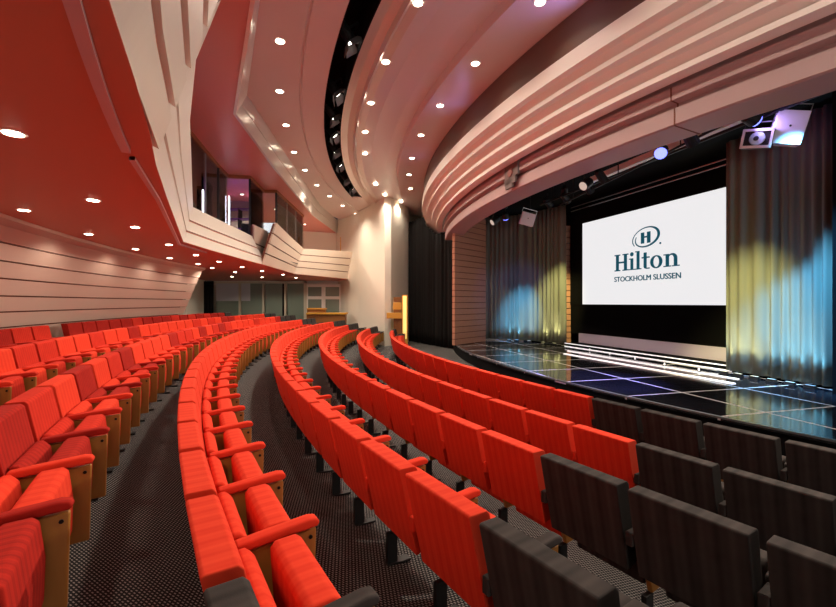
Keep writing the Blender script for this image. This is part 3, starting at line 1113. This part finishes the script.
proto = {k: make_seat(k) for k in ('red', 'red_mid', 'red_deep', 'grey')}
proto_end = {k: make_seat(k, True) for k in ('red', 'grey')}
used = set()
words = {'red': 'red', 'red_mid': 'deep red', 'red_deep': 'dark red', 'grey': 'charcoal'}
rnd = random.Random(21)
for ri, (nm, R, dz, ph, far, near, near_dark, far_dark) in enumerate(ROWS):
    w = PITCH / R
    k0 = math.ceil((radians(far) - ph) / w)
    k1 = math.floor((radians(near) - ph) / w)
    zf = floor_z(R - .28)
    n = 0
    for k in range(k0, k1):
        th = ph + (k + .5) * w
        p = pol(R, th, zf)
        if ri in (6, 7) and k - k0 == 1 and False: continue
        if ri == 7:
            # the one seat wide gap in the last row where a pale panel stands
            px = 418 + F * p.x / p.y
            if abs(px - 57) < 8.2: continue
        n += 1
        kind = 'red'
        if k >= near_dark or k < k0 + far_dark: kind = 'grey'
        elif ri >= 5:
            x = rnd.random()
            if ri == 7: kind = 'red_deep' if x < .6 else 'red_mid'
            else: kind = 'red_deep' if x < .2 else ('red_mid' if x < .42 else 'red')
        end = (k == k1 - 1)
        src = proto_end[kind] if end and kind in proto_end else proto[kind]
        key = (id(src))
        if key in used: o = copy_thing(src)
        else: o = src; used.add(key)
        o.location = p
        o.rotation_euler = (0, 0, th)
        tail = 'at its far end' if n == 1 else f'{ords[n - 1]} from its far end'
        tag(o, f'{words[kind]} theatre seat in {nm}, {tail}', 'theatre seat', f'seats of the {nm}')
for d in (proto, proto_end):
    for src in d.values():
        if id(src) not in used:
            for ch in list(src.children_recursive): bpy.data.objects.remove(ch)
            bpy.data.objects.remove(src)

# pale panel standing in the gap of the last row
a = PY(57, 330, 8.2)
q = pol(29.82, th_of(a))
r = empty('pale_panel', (q.x, q.y, floor_z(30.0)), th_of(a))
tag(r, 'small pale box panel in the gap of the rearmost seat row', 'panel')
bm = bmesh.new(); add_box(bm, (-.10, -.15, .02), (.03, .15, .82)); bevel(bm, .012); link('cabinet', bm, M['signpanel'], r)
bm = bmesh.new(); add_box(bm, (-.08, -.13, 0), (.02, .13, .02)); link('plinth', bm, M['black'], r)


# ------------------------------------------------------------------ lamps
def downlight(p, rad, energy, label, group, ang=80, blend=.5, tilt=(0, 0)):
    r = empty('downlight', p)
    tag(r, label, 'downlight', group)
    bm = bmesh.new()
    n = 20
    for ra, rb, za, zb in ((rad * 1.45, rad * 1.4, 0.004, -.004), (rad * 1.4, rad, -.004, -.003), (rad, rad * .96, -.003, .01)):
        add_loft(bm, [[Vector((ra * cos(2 * pi * k / n), ra * sin(2 * pi * k / n), za)) for k in range(n)], [Vector((rb * cos(2 * pi * k / n), rb * sin(2 * pi * k / n), zb)) for k in range(n)]], True)
    link('trim_ring', bm, M['white'], r)
    bm = bmesh.new()
    add_tube(bm, [(0, 0, -.011), (0, 0, -.008), (0, 0, .004)], [rad * .8, rad, rad], 20)
    link('lamp_lens', bm, M['lamp'], r)
    ld = bpy.data.lights.new('lamp_light', 'SPOT')
    ld.energy = energy; ld.color = WARM; ld.spot_size = radians(ang); ld.spot_blend = blend; ld.shadow_soft_size = rad * .8
    o = bpy.data.objects.new('lamp_light', ld); COL.objects.link(o); o.parent = r
    o.location = (0, 0, -.03); o.rotation_euler = (tilt[0], tilt[1], 0)
    return r


def arc_lights(R, z, th_list, rad, en, desc, group, n0=0, ang=80):
    for i, th in enumerate(th_list):
        p = pol(R, th, z)
        downlight(p, rad, en, f'round downlight in {desc}, {ords[i]} from the near end', group, ang)


def th_px(lst, z): return [th_of(PZ(px, py, z)) for px, py in lst]


inner_s = [(13, 133), (93, 200), (135, 227), (169, 244.6), (196, 255), (219, 261.5), (242, 267), (262, 271), (283, 274.5)]
outer_s = [(24, 210), (88.5, 234), (135.5, 249), (169.5, 258), (198, 264), (212, 268), (235, 272)]
ti = th_px(inner_s, SOF)
ti = [ti[0] + (ti[0] - ti[1]) * 2, ti[0] + (ti[0] - ti[1])] + ti
to = th_px(outer_s, SOF)
to = [to[0] + (to[0] - to[1]) * 2, to[0] + (to[0] - to[1])] + to
for nm_, pts_, lst, R_ in (('inner', inner_s, ti, 28.1), ('outer', outer_s, to, 29.13)):
    for i, th in enumerate(lst):
        p = pol(R_, th, SOF)
        if i >= 2: p = PZ(*pts_[i - 2], SOF)
        downlight(p - Vector((0, 0, .001)), .058, W_SOFFIT * (1.25 if R_ > 29 else .9) * (2.0 if i > 6 else 1), f'round downlight in the red soffit, {ords[i]} along the {nm_} line', f'soffit downlights, {nm_} line', 156 if R_ > 29 else 120, .4)

for i, (px, py) in enumerate(((232, 276.6), (262, 277.2), (296, 277.6))):  # added lamps to brighten the partition, out of reach of the soffit lines
    downlight(PZ(px, py, SOF) - Vector((0, 0, .001)), .058, 75, f'added round downlight in the red soffit before the glass partition, {ords[i]} from the left', 'added soffit downlights before the partition', 160, .3)
c1 = [(280, 41), (279.6, 91), (286, 125), (294, 152), (305, 170), (317, 185), (329.6, 196), (342.5, 205.6), (356, 213.5)]
c2 = [(418, 2.6), (385.7, 61.6), (370.8, 102.8), (365, 131.8), (365, 153.5), (375.8, 184.5), (385, 195)]
c3 = [(540, 2), (475.3, 63.3), (440, 105.4), (421, 135), (412, 158), (409, 174.6), (410.4, 188.5)]
for desc, pts_, R_, zz, nb, en in (('the outer ceiling arc', c1, 25.97, CEI, 3, .6), ('the middle ceiling arc', c2, 24.05, CEI, 3, 2.4), ('the inner ceiling arc by the canopy', c3, 22.47, CEI - .085, 2, .16)):
    th_list = th_px(pts_, zz)
    step = th_list[0] - th_list[1]
    ang = {25.97: 66, 24.05: 150, 22.47: 140}[R_]
    allp = [pol(R_, th_list[0] + step * (nb - j), zz) for j in range(nb)] + [PZ(px, py, zz) for px, py in pts_]
    for i, p in enumerate(allp):
        far_ = p.y > 14.5 and R_ > 25
        downlight(p - Vector((0, 0, .004)), .07, W_CEIL * en * (4.5 if far_ else 1) * (.5 if i < nb else 1), f'round downlight in {desc}, {ords[i]} from the near end', f'downlights of {desc}', 140 if far_ else ang, .5 if ang > 100 else .8)
for i, (px, py) in enumerate(((401, 202), (416, 199.6), (330, 218))):
    downlight(PZ(px, py, CEI) - Vector((0, 0, .004)), .07, 95, f'round downlight washing the cream far walls, {ords[i]} of three', 'downlights by the far walls', 140, .5)

# theatre spotlights in the ceiling slot, aimed at the stage
slot_px = [(352, 38), (347, 92), (338, 115), (336, 133), (338, 149), (341, 163), (347, 178), (354, 187)]


def theatre_spot(p, aim, label, big=1.0):
    r = empty('theatre_spotlight', p)
    tag(r, label, 'spotlight', 'theatre spotlights in the ceiling slot')
    q = (aim - p).to_track_quat('X', 'Z').to_matrix().to_4x4()
    s = big
    bm = bmesh.new()
    add_tube(bm, [q @ Vector(v) for v in ((-.30 * s, 0, 0), (-.27 * s, 0, 0), (.02 * s, 0, 0), (.06 * s, 0, 0))], [.07 * s, .105 * s, .105 * s, .12 * s], 16)
    link('body', bm, M['black'], r)
    bm = bmesh.new()
    add_tube(bm, [q @ Vector((.061 * s, 0, 0)), q @ Vector((.066 * s, 0, 0))], .085 * s, 16)
    link('lens', bm, M['lampglow'], r)
    bm = bmesh.new()
    for sy in (-1, 1): add_box(bm, (-.14 * s, sy * .125 * s - .008, -.02), (-.10 * s, sy * .125 * s + .008, .26 * s), q)
    add_box(bm, (-.14 * s, -.13 * s, .25 * s), (-.10 * s, .13 * s, .265 * s), q)
    link('yoke', bm, M['black'], r)
    for ax in range(4):
        a = ax * pi / 2
        bm = bmesh.new()
        Rm = q @ Matrix.Rotation(a, 4, 'X') @ Matrix.Translation((.062 * s, 0, .118 * s)) @ Matrix.Rotation(radians(-38), 4, 'Y')
        v = [bm.verts.new(Rm @ Vector(c_)) for c_ in ((0, -.10 * s, 0), (0, .10 * s, 0), (.17 * s, .15 * s, 0), (.17 * s, -.15 * s, 0))]
        w_ = [bm.verts.new(Rm @ (Vector(c_) + Vector((0, 0, .006)))) for c_ in ((0, -.10 * s, 0), (0, .10 * s, 0), (.17 * s, .15 * s, 0), (.17 * s, -.15 * s, 0))]
        bm.faces.new(v); bm.faces.new(w_[::-1])
        for i in range(4): bm.faces.new((v[i], w_[i], w_[(i + 1) % 4], v[(i + 1) % 4]))
        link('barn_door', bm, M['barn'], r)
    d = (aim - p).normalized()
    ld = bpy.data.lights.new('lamp_light', 'SPOT'); ld.energy = W_TRACK; ld.color = (1, .88, .72); ld.spot_size = radians(42); ld.spot_blend = .5; ld.shadow_soft_size = .05
    o = bpy.data.objects.new('lamp_light', ld); COL.objects.link(o); o.parent = r
    o.location = d * .09; o.rotation_euler = d.to_track_quat('-Z', 'Y').to_euler()
    return r


aims = [Vector((-1.0, 3.2, .9)), Vector((4.2, 6.0, .3)), Vector((-2.8, 5.0, 1.0)), Vector((-3.8, 7.4, 1.0)), Vector((4.0, 8.5, .3)), Vector((1.6, 14.0, .3)), Vector((3.8, 12.0, .3)), Vector((2.4, 15.0, .5))]
for i, (px, py) in enumerate(slot_px):
    p = PZ(px, py, CEI + .12)
    base = pol(24.80, th_of(p), CEI + .10)
    out = pol(20.0, th_of(p) + radians((-1, 3, -3, 4, -2, 3, -3, 2)[i]), .3)
    theatre_spot(base, out, f'black theatre spotlight with open barn doors, {ords[i]} from the near end of the slot', .95)

# stage lamps and loudspeakers below the valance
def led_head(p, aim, label, energy, col, ang=60, face=None):
    r = empty('stage_lamp', p)
    tag(r, label, 'stage lamp', 'coloured lamps under the valance')
    q = ((face or aim) - p).to_track_quat('X', 'Z').to_matrix().to_4x4()
    bm = bmesh.new(); add_tube(bm, [q @ Vector((-.16, 0, 0)), q @ Vector((-.12, 0, 0)), q @ Vector((.04, 0, 0))], [.06, .1, .11], 16); link('housing', bm, M['black'], r)
    bm = bmesh.new(); add_tube(bm, [q @ Vector((.041, 0, 0)), q @ Vector((.075, 0, 0)), q @ Vector((.09, 0, 0))], [.1, .09, .05], 16); link('lens', bm, M['bluelamp'], r)
    bm = bmesh.new(); add_tube(bm, [(0, 0, .08), (0, 0, .34)], .015, 8); add_box(bm, (-.12, -.02, .06), (.02, .02, .12), q); link('bracket', bm, M['black'], r)
    d = (aim - p).normalized()
    ld = bpy.data.lights.new('lamp_light', 'SPOT'); ld.energy = energy; ld.color = col; ld.spot_size = radians(ang); ld.spot_blend = .7; ld.shadow_soft_size = .08
    o = bpy.data.objects.new('lamp_light', ld); COL.objects.link(o); o.parent = r
    o.location = d * .11; o.rotation_euler = d.to_track_quat('-Z', 'Y').to_euler()
    return r


BL = (.22, .25, 1.0)
led_head(PY(661, 152.5, 7.3), Vector((3.35, 8.3, .3)), 'bright blue stage lamp hung before the pale beam right of the screen centre', 2600, BL, 44, Vector((1.6, 4.2, 1.6)))
led_head(PY(505.5, 217, 13.8), Vector((3.9, 17.4, 1.0)), 'small blue stage lamp above the left stage curtain', 120, BL)
led_head(PY(753, 119, 6.6), PY(790, 140, 6.75), 'violet stage lamp just above the two loudspeakers at right', 26, (.5, .35, 1.0), 120)


def loudspeaker(p, rz, pitch, roll, sx, sy, sz, m, label, horn):
    r = empty('loudspeaker', p)
    r.rotation_euler = (roll, pitch, rz)
    tag(r, label, 'loudspeaker')
    bm = bmesh.new()
    if horn:
        add_box(bm, (-sx, -sy, -sz), (0, sy, sz)); bevel(bm, .02)
        link('cabinet', bm, M['black'], r)
        bm = bmesh.new()
        for b in (((-.02, -sy, sz * .74), (.035, sy, sz)), ((-.02, -sy, -sz), (.035, sy, -sz * .74)), ((-.02, -sy, -sz), (.035, -sy * .84, sz)), ((-.02, sy * .84, -sz), (.035, sy, sz))):
            add_box(bm, *b)
        link('rim', bm, m, r)
        bm = bmesh.new(); add_tube(bm, [(.0, 0, 0), (.022, 0, 0)], [sz * .72, sz * .66], 24); link('horn_mouth', bm, mat('pale cone', (190, 214, 220), .4), r)
        bm = bmesh.new(); add_tube(bm, [(.022, -.01, 0), (.03, -.01, 0)], [sz * .25, sz * .2], 16); link('dust_cap', bm, M['speakercone'], r)
    else:
        add_prism(bm, [(-sx, -sz), (-sx * .8, sz), (0, sz), (0, -sz)], -sy, sy); bevel(bm, .012)
        link('cabinet', bm, m, r)
        bm = bmesh.new(); add_tube(bm, [(.0, 0, .02), (.004, 0, .02)], .016, 12); link('badge', bm, M['speakercone'], r)
    bm = bmesh.new()
    add_box(bm, (-sx * .6, -sy - .015, -.02), (-sx * .5, -sy - .005, sz + .12)); add_box(bm, (-sx * .6, sy + .005, -.02), (-sx * .5, sy + .015, sz + .12)); add_box(bm, (-sx * .6, -sy - .015, sz + .11), (-sx * .5, sy + .015, sz + .125))
    link('yoke_bracket', bm, M['steel'] if not horn else M['black'], r)
    inv = r.rotation_euler.to_matrix().inverted()
    top_ = Vector((-sx * .55, 0, sz + .118))
    bm = bmesh.new(); add_tube(bm, [top_, top_ + inv @ Vector((0, 0, EYE + 3.6 - p.z - (r.rotation_euler.to_matrix() @ top_).z))], .014, 8); link('hanger', bm, M['black'], r)
    return r


pA, pB = PY(790, 127, 6.55), PY(757, 138.5, 6.75)
cam_dir = lambda p: atan2(-p.y, -p.x)
loudspeaker(pA, cam_dir(pA) + radians(14), radians(8), radians(-14), .20, .20, .25, M['speaker'], 'pale tilted loudspeaker box hung before the right stage curtain', False)
loudspeaker(pB, cam_dir(pB) + radians(-8), radians(8), radians(-12), .2, .20, .145, M['white'], 'small horn loudspeaker with white rim left of the pale box', True)
pC = PY(528, 219, 13.6)
loudspeaker(pC, cam_dir(pC) + radians(10), radians(8), radians(-16), .22, .22, .2, M['speaker'], 'pale loudspeaker hung above the left stage curtain', False)

def wash(p, aim, label, energy, col, ang):
    r = empty('wash_spotlight', p)
    tag(r, label, 'spotlight', 'colour wash spotlights over the stage')
    q = (aim - p).to_track_quat('X', 'Z').to_matrix().to_4x4()
    bm = bmesh.new(); add_tube(bm, [q @ Vector((-.2, 0, 0)), q @ Vector((-.16, 0, 0)), q @ Vector((.04, 0, 0))], [.06, .09, .1], 14); link('body', bm, M['black'], r)
    bm = bmesh.new(); add_tube(bm, [q @ Vector((.041, 0, 0)), q @ Vector((.046, 0, 0))], .085, 14); link('lens', bm, mat('wash lens', (120, 120, 120), .3, emit=col, estr=.5), r)
    bm = bmesh.new(); add_tube(bm, [(0, 0, .07), (0, 0, EYE + 3.6 - p.z)], .014, 6); link('clamp', bm, M['black'], r)
    d = (aim - p).normalized()
    ld = bpy.data.lights.new('lamp_light', 'SPOT'); ld.energy = energy; ld.color = col; ld.spot_size = radians(ang); ld.spot_blend = .9; ld.shadow_soft_size = .05
    o = bpy.data.objects.new('lamp_light', ld); COL.objects.link(o); o.parent = r
    o.location = d * .08; o.rotation_euler = d.to_track_quat('-Z', 'Y').to_euler()


wash(Vector((4.9, 7.4, EYE + 3.2)), Vector((6.82, 9.05, .8)), 'olive wash spotlight over the stage aimed at the right curtain', 1900, (1.0, .93, .36), 44)
wash(Vector((5.3, 6.0, EYE + 3.2)), Vector((7.18, 7.7, .8)), 'blue wash spotlight over the stage aimed at the right curtain', 4200, (.10, .48, 1.0), 46)
wash(Vector((4.35, 12.6, EYE + 3.25)), Vector((5.05, 15.75, 1.6)), 'olive wash spotlight over the stage aimed at the left curtain', 1900, (1.0, .93, .36), 34)
wash(Vector((2.9, 14.2, EYE + 3.2)), Vector((4.05, 16.85, 1.1)), 'blue wash spotlight over the stage aimed at the left curtain', 3600, (.10, .48, 1.0), 28)

for k_, (dg, en, w_) in enumerate(((11, 900, 'far'), (22, 1050, 'middle'), (35, 1150, 'near'))):
    p_ = pol(20.36, radians(dg), EYE + 2.28)
    wash(p_, pol(26.5, radians(dg + 1), .2), f'warm black key spotlight under the {w_} stretch of the valance facing the seats', en, (1.0, .84, .68), 84)

# black lighting pipes and trusses under the valance
def pipe(a, b, r_, label, hang=True):
    e = empty('lighting_pipe', a)
    tag(e, label, 'lighting pipe', 'black lighting pipes')
    bm = bmesh.new(); add_tube(bm, [Vector((0, 0, 0)), b - a], r_, 10); link('tube', bm, M['black'], e)
    if hang:
        bm = bmesh.new()
        for f in (.1, .37, .63, .9):
            q = (b - a) * f
            add_tube(bm, [q, q + Vector((0, 0, EYE + 3.6 - a.z))], .012, 6)
        link('hanger', bm, M['black'], e)
    return e


pipe(PY(540, 205, 13.4), PY(835, 88, 5.9), .028, 'long black lighting pipe carrying the stage lamps')
pipe(PY(560, 205, 11.8), PY(835, 70, 5.4), .022, 'thin black pipe nearest the curved valance')
for i, (px, py, Y) in enumerate(((588, 188, 10.4), (601, 176, 9.7), (690, 137, 6.8), (704, 122, 6.5), (548, 203, 13.2), (566, 199, 12.4))):
    p = PY(px, py, Y)
    r = empty('dark_spotlight', p)
    tag(r, f'unlit black spotlight under the valance, {ords[i]} of the six', 'spotlight', 'unlit spotlights under the valance')
    q = Matrix.Rotation(.6, 4, 'Z') @ Matrix.Rotation(.6, 4, 'Y')
    bm = bmesh.new(); add_tube(bm, [q @ Vector((-.18, 0, 0)), q @ Vector((-.14, 0, 0)), q @ Vector((.14, 0, 0))], [.06, .09, .1], 14); link('body', bm, M['black'], r)
    bm = bmesh.new(); add_tube(bm, [q @ Vector((.14, 0, 0)), q @ Vector((.146, 0, 0))], .08, 14); link('lens', bm, M['greenglass'], r)
    bm = bmesh.new(); add_tube(bm, [(0, 0, .07), (0, 0, .3)], .014, 6); link('clamp', bm, M['black'], r)

# ------------------------------------------------------------------ under the balcony, far end: glass partition, door, counter
YB = 23.1


def far_panel(px0, px1, y0, y1, depth=.03, Y=YB):
    a, b = PY(px0, y1, Y), PY(px1, y0, Y)
    return (a.x, -depth, a.z), (b.x, 0, b.z)


gp = empty('glass_partition', PY(280, 320, YB))
gp.location.z = .66
tag(gp, 'smoky glass partition with cream mullions under the balcony', 'partition')


def fp(name, px0, px1, y0, y1, m, d0, d1, root):
    a, b = PY(px0, y1, YB), PY(px1, y0, YB)
    bm = bmesh.new()
    add_box(bm, (a.x - root.location.x, -d1, max(a.z, .665) - root.location.z), (b.x - root.location.x, -d0, b.z - root.location.z))
    return link(name, bm, m, root)


for x0_, x1_ in ((216.5, 239), (241.5, 262.5), (265.5, 282.5), (287.5, 304)):
    fp('pane', x0_, x1_, 283.5, 330, M['greenglass'], 0, .02, gp)
for x0_, x1_ in ((239, 241), (262.5, 264.5), (284.5, 286.5), (304, 307)):
    fp('mullion', x0_, x1_, 281.5, 330, M['mullion'], -.02, .06, gp)
fp('dark_opening', 282.5, 284.6, 283.5, 330, M['blackmatte'], 0, .03, gp)
for x0_, x1_ in ((216.5, 238.8), (241.5, 250.5)):
    fp('roller_blind', x0_, x1_, 283.5, 301, M['blind'], .03, .045, gp)
fp('head_rail', 214, 307, 281.5, 283.5, M['mullion'], -.02, .06, gp)
dr = empty('door_1', PY(326, 320, YB)); dr.location.z = .66
tag(dr, kind='structure')
fp('door_frame', 307.3, 343, 284, 287, M['white'], -.02, .07, dr)
for x0_, x1_ in ((307.3, 308.2), (321.8, 325.6), (339.5, 343)): fp('stile', x0_, x1_, 287, 332, M['white'], -.02, .07, dr)
for y0_, y1_ in ((296.3, 299.3),): fp('rail', 307.3, 343, y0_, y1_, M['white'], -.02, .075, dr)
for x0_, x1_ in ((308.2, 321.8), (325.6, 339.5)):
    fp('pane', x0_, x1_, 287, 296.5, M['greenglass'], 0, .03, dr)
    fp('pane', x0_, x1_, 299, 332, M['greenglass'], 0, .03, dr)

ct = empty('wooden_counter', PY(326, 320, 21.2)); ct.location.z = floor_z(min(30, R_of(ct.location)))
tag(ct, 'two tier wooden control counter in front of the far door', 'counter')


def cbox(name, px0, px1, y0, y1, Y, dep, m, root):
    a, b = PY(px0, y1, Y), PY(px1, y0, Y)
    bm = bmesh.new(); l = root.location
    add_box(bm, (a.x - l.x, Y - l.y, a.z - l.z), (b.x - l.x, Y + dep - l.y, b.z - l.z)); bevel(bm, .008, 1)
    return link(name, bm, m, root)


zc = 302.5 + F * (EYE - ct.location.z) / 21.2
cbox('front_panel', 306.5, 345, 314.5, zc, 21.2, .5, M['wood_dark'], ct)
cbox('worktop', 306, 346, 312.8, 314.4, 21.1, .7, M['wood_gold'], ct)
cbox('raised_back', 307, 325, 309.5, 312.8, 21.5, .3, M['wood_dark'], ct)
cbox('raised_top', 306.6, 325.5, 308.2, 309.5, 21.45, .4, M['wood_gold'], ct)

# golden wooden stand and lit doorway between cream wall and black drape
ws = empty('wooden_stand', PY(399, 330, 17.75)); ws.location.z = 0.0
tag(ws, 'stepped golden wood stand glowing beside the black drape', 'wooden stand')
cbox('post', 393.5, 401.5, 297, 334, 17.8, .25, M['wood_dark'], ws)
cbox('upper_block', 393, 401.8, 302.5, 309.5, 17.76, .3, M['wood_gold'], ws)
cbox('desk_box', 386.5, 402, 312.8, 318.6, 17.6, .45, M['wood_gold'], ws)
zc = 302.5 + F * EYE / 17.75
cbox('pedestal', 397.5, 402, 318.6, zc, 17.75, .35, M['wood_dark'], ws)
sc = empty('lit_reveal', PY(404.5, 313, 18.75)); sc.location.z = 0.02
tag(sc, 'tall golden glow put in for the lit doorway reveal beside the black drape', 'doorway reveal')
bm = bmesh.new(); add_box(bm, (-.07, -.03, .25), (.09, .03, 2.15)); link('glow_panel', bm, mat('golden reveal glow', (255, 214, 120), .5, emit=(1.0, .66, .2), estr=1.1), sc)  # emission stands in for yellow light falling on the doorway reveal
bm = bmesh.new(); add_box(bm, (-.12, -.02, 0), (.15, .05, 2.2)); link('housing', bm, M['wood_gold'], sc)
d2 = empty('door_2', PY(342, 252, 23.0)); tag(d2, kind='structure')
bm = bmesh.new(); add_box(bm, (-.10, -.02, 0), (.10, .02, .8)); link('leaf', bm, M['wood_gold'], d2)

# ------------------------------------------------------------------ glazed booth on the balcony
zf0, zf1 = SOF + .40, UPZ
gpts = [(-4.9, 8.3), (-5.65, 12.0), (-5.80, 12.95), (-5.18, 13.07), (-5.34, 14.7), (-4.92, 14.72), (-5.12, 18.95)]
for i, (a, b) in enumerate(zip(gpts, gpts[1:])):
    a = Vector((*a, 0)); b = Vector((*b, 0))
    r = empty('glass_screen', (a.x, a.y, zf0)); d = b - a
    tag(r, f'tall clear glass screen with wood head rail on the balcony, {ords[i]} from the near end', 'glass screen', 'glass screens of the balcony booth')
    nn = Vector((-d.y, d.x, 0)).normalized()
    bm = bmesh.new(); add_wall(bm, [(0, 0), (d.x, d.y)], 0.04, zf1 - zf0 - .1, .012); link('pane', bm, M['glass'], r)
    bm = bmesh.new(); add_wall(bm, [(-nn.x * .03, -nn.y * .03), (d.x - nn.x * .03, d.y - nn.y * .03)], zf1 - zf0 - .1, zf1 - zf0, .07); link('head_rail', bm, M['trimwood'], r)
    bm = bmesh.new(); add_wall(bm, [(-nn.x * .02, -nn.y * .02), (d.x - nn.x * .02, d.y - nn.y * .02)], 0, .04, .05); link('foot_rail', bm, M['darkframe'], r)
    if i in (1, 3, 5):
        bm = bmesh.new(); add_tube(bm, [(0, 0, .04), (0, 0, zf1 - zf0 - .1)], .035, 8); link('post', bm, M['darkframe'], r)
    if i in (0, 5):
        for f in (.35, .68):
            bm = bmesh.new(); add_tube(bm, [d * f + Vector((0, 0, .04)), d * f + Vector((0, 0, zf1 - zf0 - .1))], .012, 6); link('joint', bm, M['steel'], r)
bm = bmesh.new()
add_wall(bm, [(-8.6, 5.0), (-9.2, 13.2)], SOF + .3, UPZ, .1)
add_wall(bm, [(-9.2, 13.2), (-7.4, 13.6)], SOF + .3, UPZ, .1)
tag(link('wall_booth', bm, M['purple']), kind='structure')
bm = bmesh.new()
add_wall(bm, [(-7.4, 13.6), (-7.6, 16.2), (-6.4, 16.4)], SOF + .3, UPZ, .1)
tag(link('wall_booth_inner', bm, M['boothdark']), kind='structure')
for i, (px, y0, y1, Y, mm, lab) in enumerate(((203.0, 190, 216, 9.8, 'tubewhite', 'slim white vertical light tube at the near side of the booth'),
                                            (219.3, 196, 222, 12.6, 'tubepurple', 'slim violet vertical light tube in the booth middle'),
                                            (229.0, 196, 226, 12.9, 'tubewhite', 'slim pale vertical light tube beside the booth shelf'))):
    b = PY(px, y1, Y); t_ = PY(px, y0, Y)
    r = empty('light_tube', (b.x, b.y, zf0)); tag(r, lab, 'light tube', 'light tubes in the balcony booth')
    bm = bmesh.new(); add_tube(bm, [(0, 0, .03), (0, 0, t_.z - zf0)], .018, 8); link('tube', bm, M[mm], r)
    bm = bmesh.new(); add_tube(bm, [(0, 0, 0), (0, 0, .03)], .08, 12); link('base', bm, M['black'], r)
# shelf rack lit violet
b = PY(238, 222, 15.0)
r = empty('booth_shelf', (b.x, b.y, zf0)); tag(r, 'violet lit shelf rack inside the balcony booth', 'shelf')
bm = bmesh.new()
for z in (.05, .55, 1.0, 1.35, 1.7): add_box(bm, (-.42, -.02, z), (.42, .3, z + .03))
link('shelf_board', bm, mat('violet lacquer', (128, 60, 168), .5), r)
bm = bmesh.new()
for x in (-.44, 0, .42): add_box(bm, (x, -.02, 0), (x + .03, .3, 1.75))
link('upright', bm, M['darkframe'], r)
# booth desk with a monitor and two chairs
b = PY(262, 222, 15.6)
r = empty('booth_desk', (b.x, b.y, zf0)); tag(r, 'pale desk inside the balcony booth near the last panes', 'desk')
bm = bmesh.new(); add_box(bm, (-.5, -.3, .72), (.5, .3, .76)); link('desktop', bm, M['white'], r)
for x in (-.46, .42):
    for y in (-.26, .22):
        bm = bmesh.new(); add_box(bm, (x, y, 0), (x + .04, y + .04, .72)); link('leg', bm, M['white'], r)
b2 = PY(267, 210, 15.6)
r = empty('monitor', (b2.x, b2.y, zf0 + .761)); tag(r, 'thin bright monitor standing on the booth desk', 'monitor')
bm = bmesh.new(); add_box(bm, (-.12, -.08, 0), (.12, .08, .015)); add_box(bm, (-.02, -.01, .01), (.02, .02, .2)); link('stand', bm, M['black'], r)
bm = bmesh.new(); add_box(bm, (-.32, -.02, .18), (.32, .02, .58)); bevel(bm, .006); link('housing', bm, M['black'], r)
bm = bmesh.new(); add_box(bm, (-.30, -.026, .2), (.30, -.021, .56)); link('panel', bm, mat('monitor glow', (220, 225, 235), .3, emit=(.8, .86, 1), estr=.6), r)


def booth_chair(p, rz, label):
    r = empty('office_chair', p, rz); tag(r, label, 'chair', 'chairs in the balcony booth')
    bm = bmesh.new(); add_box(bm, (-.23, -.23, .44), (.23, .23, .5)); bevel(bm, .03); link('seat', bm, M['black'], r)
    bm = bmesh.new(); add_box(bm, (-.25, -.21, .52), (-.19, .21, 1.0)); bevel(bm, .03); link('backrest', bm, M['black'], r)
    bm = bmesh.new(); add_tube(bm, [(0, 0, .06), (0, 0, .44)], .03, 8); link('column', bm, M['steel'], r)
    bm = bmesh.new()
    for k in range(5):
        a = k * 2 * pi / 5; add_tube(bm, [(0, 0, .08), (.26 * cos(a), .26 * sin(a), .03)], .022, 6)
    link('star_base', bm, M['black'], r)


b = PY(230, 224, 14.1); booth_chair((b.x, b.y, zf0), .4, 'black office chair before the violet shelf in the booth')
b = PY(246, 224, 14.2); booth_chair((b.x, b.y, zf0), 2.2, 'black office chair nearest the dark booth post')
# violet and warm booth lamps; the last is added to brighten the cream recess
for i, (x, y, en, cl) in enumerate(((-7.0, 10.4, 260, (.5, .18, 1.0)), (-6.6, 12.6, 200, (.55, .2, 1.0)), (-6.3, 15.2, 220, (1, .9, .75)), (-5.9, 17.6, 220, (1, .86, .66)), (-5.6, 21.0, 330, (1, .88, .66)))):
    r = empty('booth_lamp', (x, y, UPZ - .001)); tag(r, f'round ceiling lamp over the balcony, {ords[i]} from the near end', 'downlight', 'ceiling lamps of the booth')
    bm = bmesh.new(); add_tube(bm, [(0, 0, -.03), (0, 0, 0)], .08, 16); link('housing', bm, M['black'], r)
    bm = bmesh.new(); add_tube(bm, [(0, 0, -.034), (0, 0, -.03)], .06, 16); link('lens', bm, mat('booth lamp lens', (255, 255, 255), .3, emit=cl, estr=8), r)
    ld = bpy.data.lights.new('lamp_light', 'SPOT'); ld.energy = en; ld.color = cl; ld.spot_size = radians(140); ld.spot_blend = .5; ld.shadow_soft_size = .08
    o = bpy.data.objects.new('lamp_light', ld); COL.objects.link(o); o.parent = r; o.location = (0, 0, -.06)
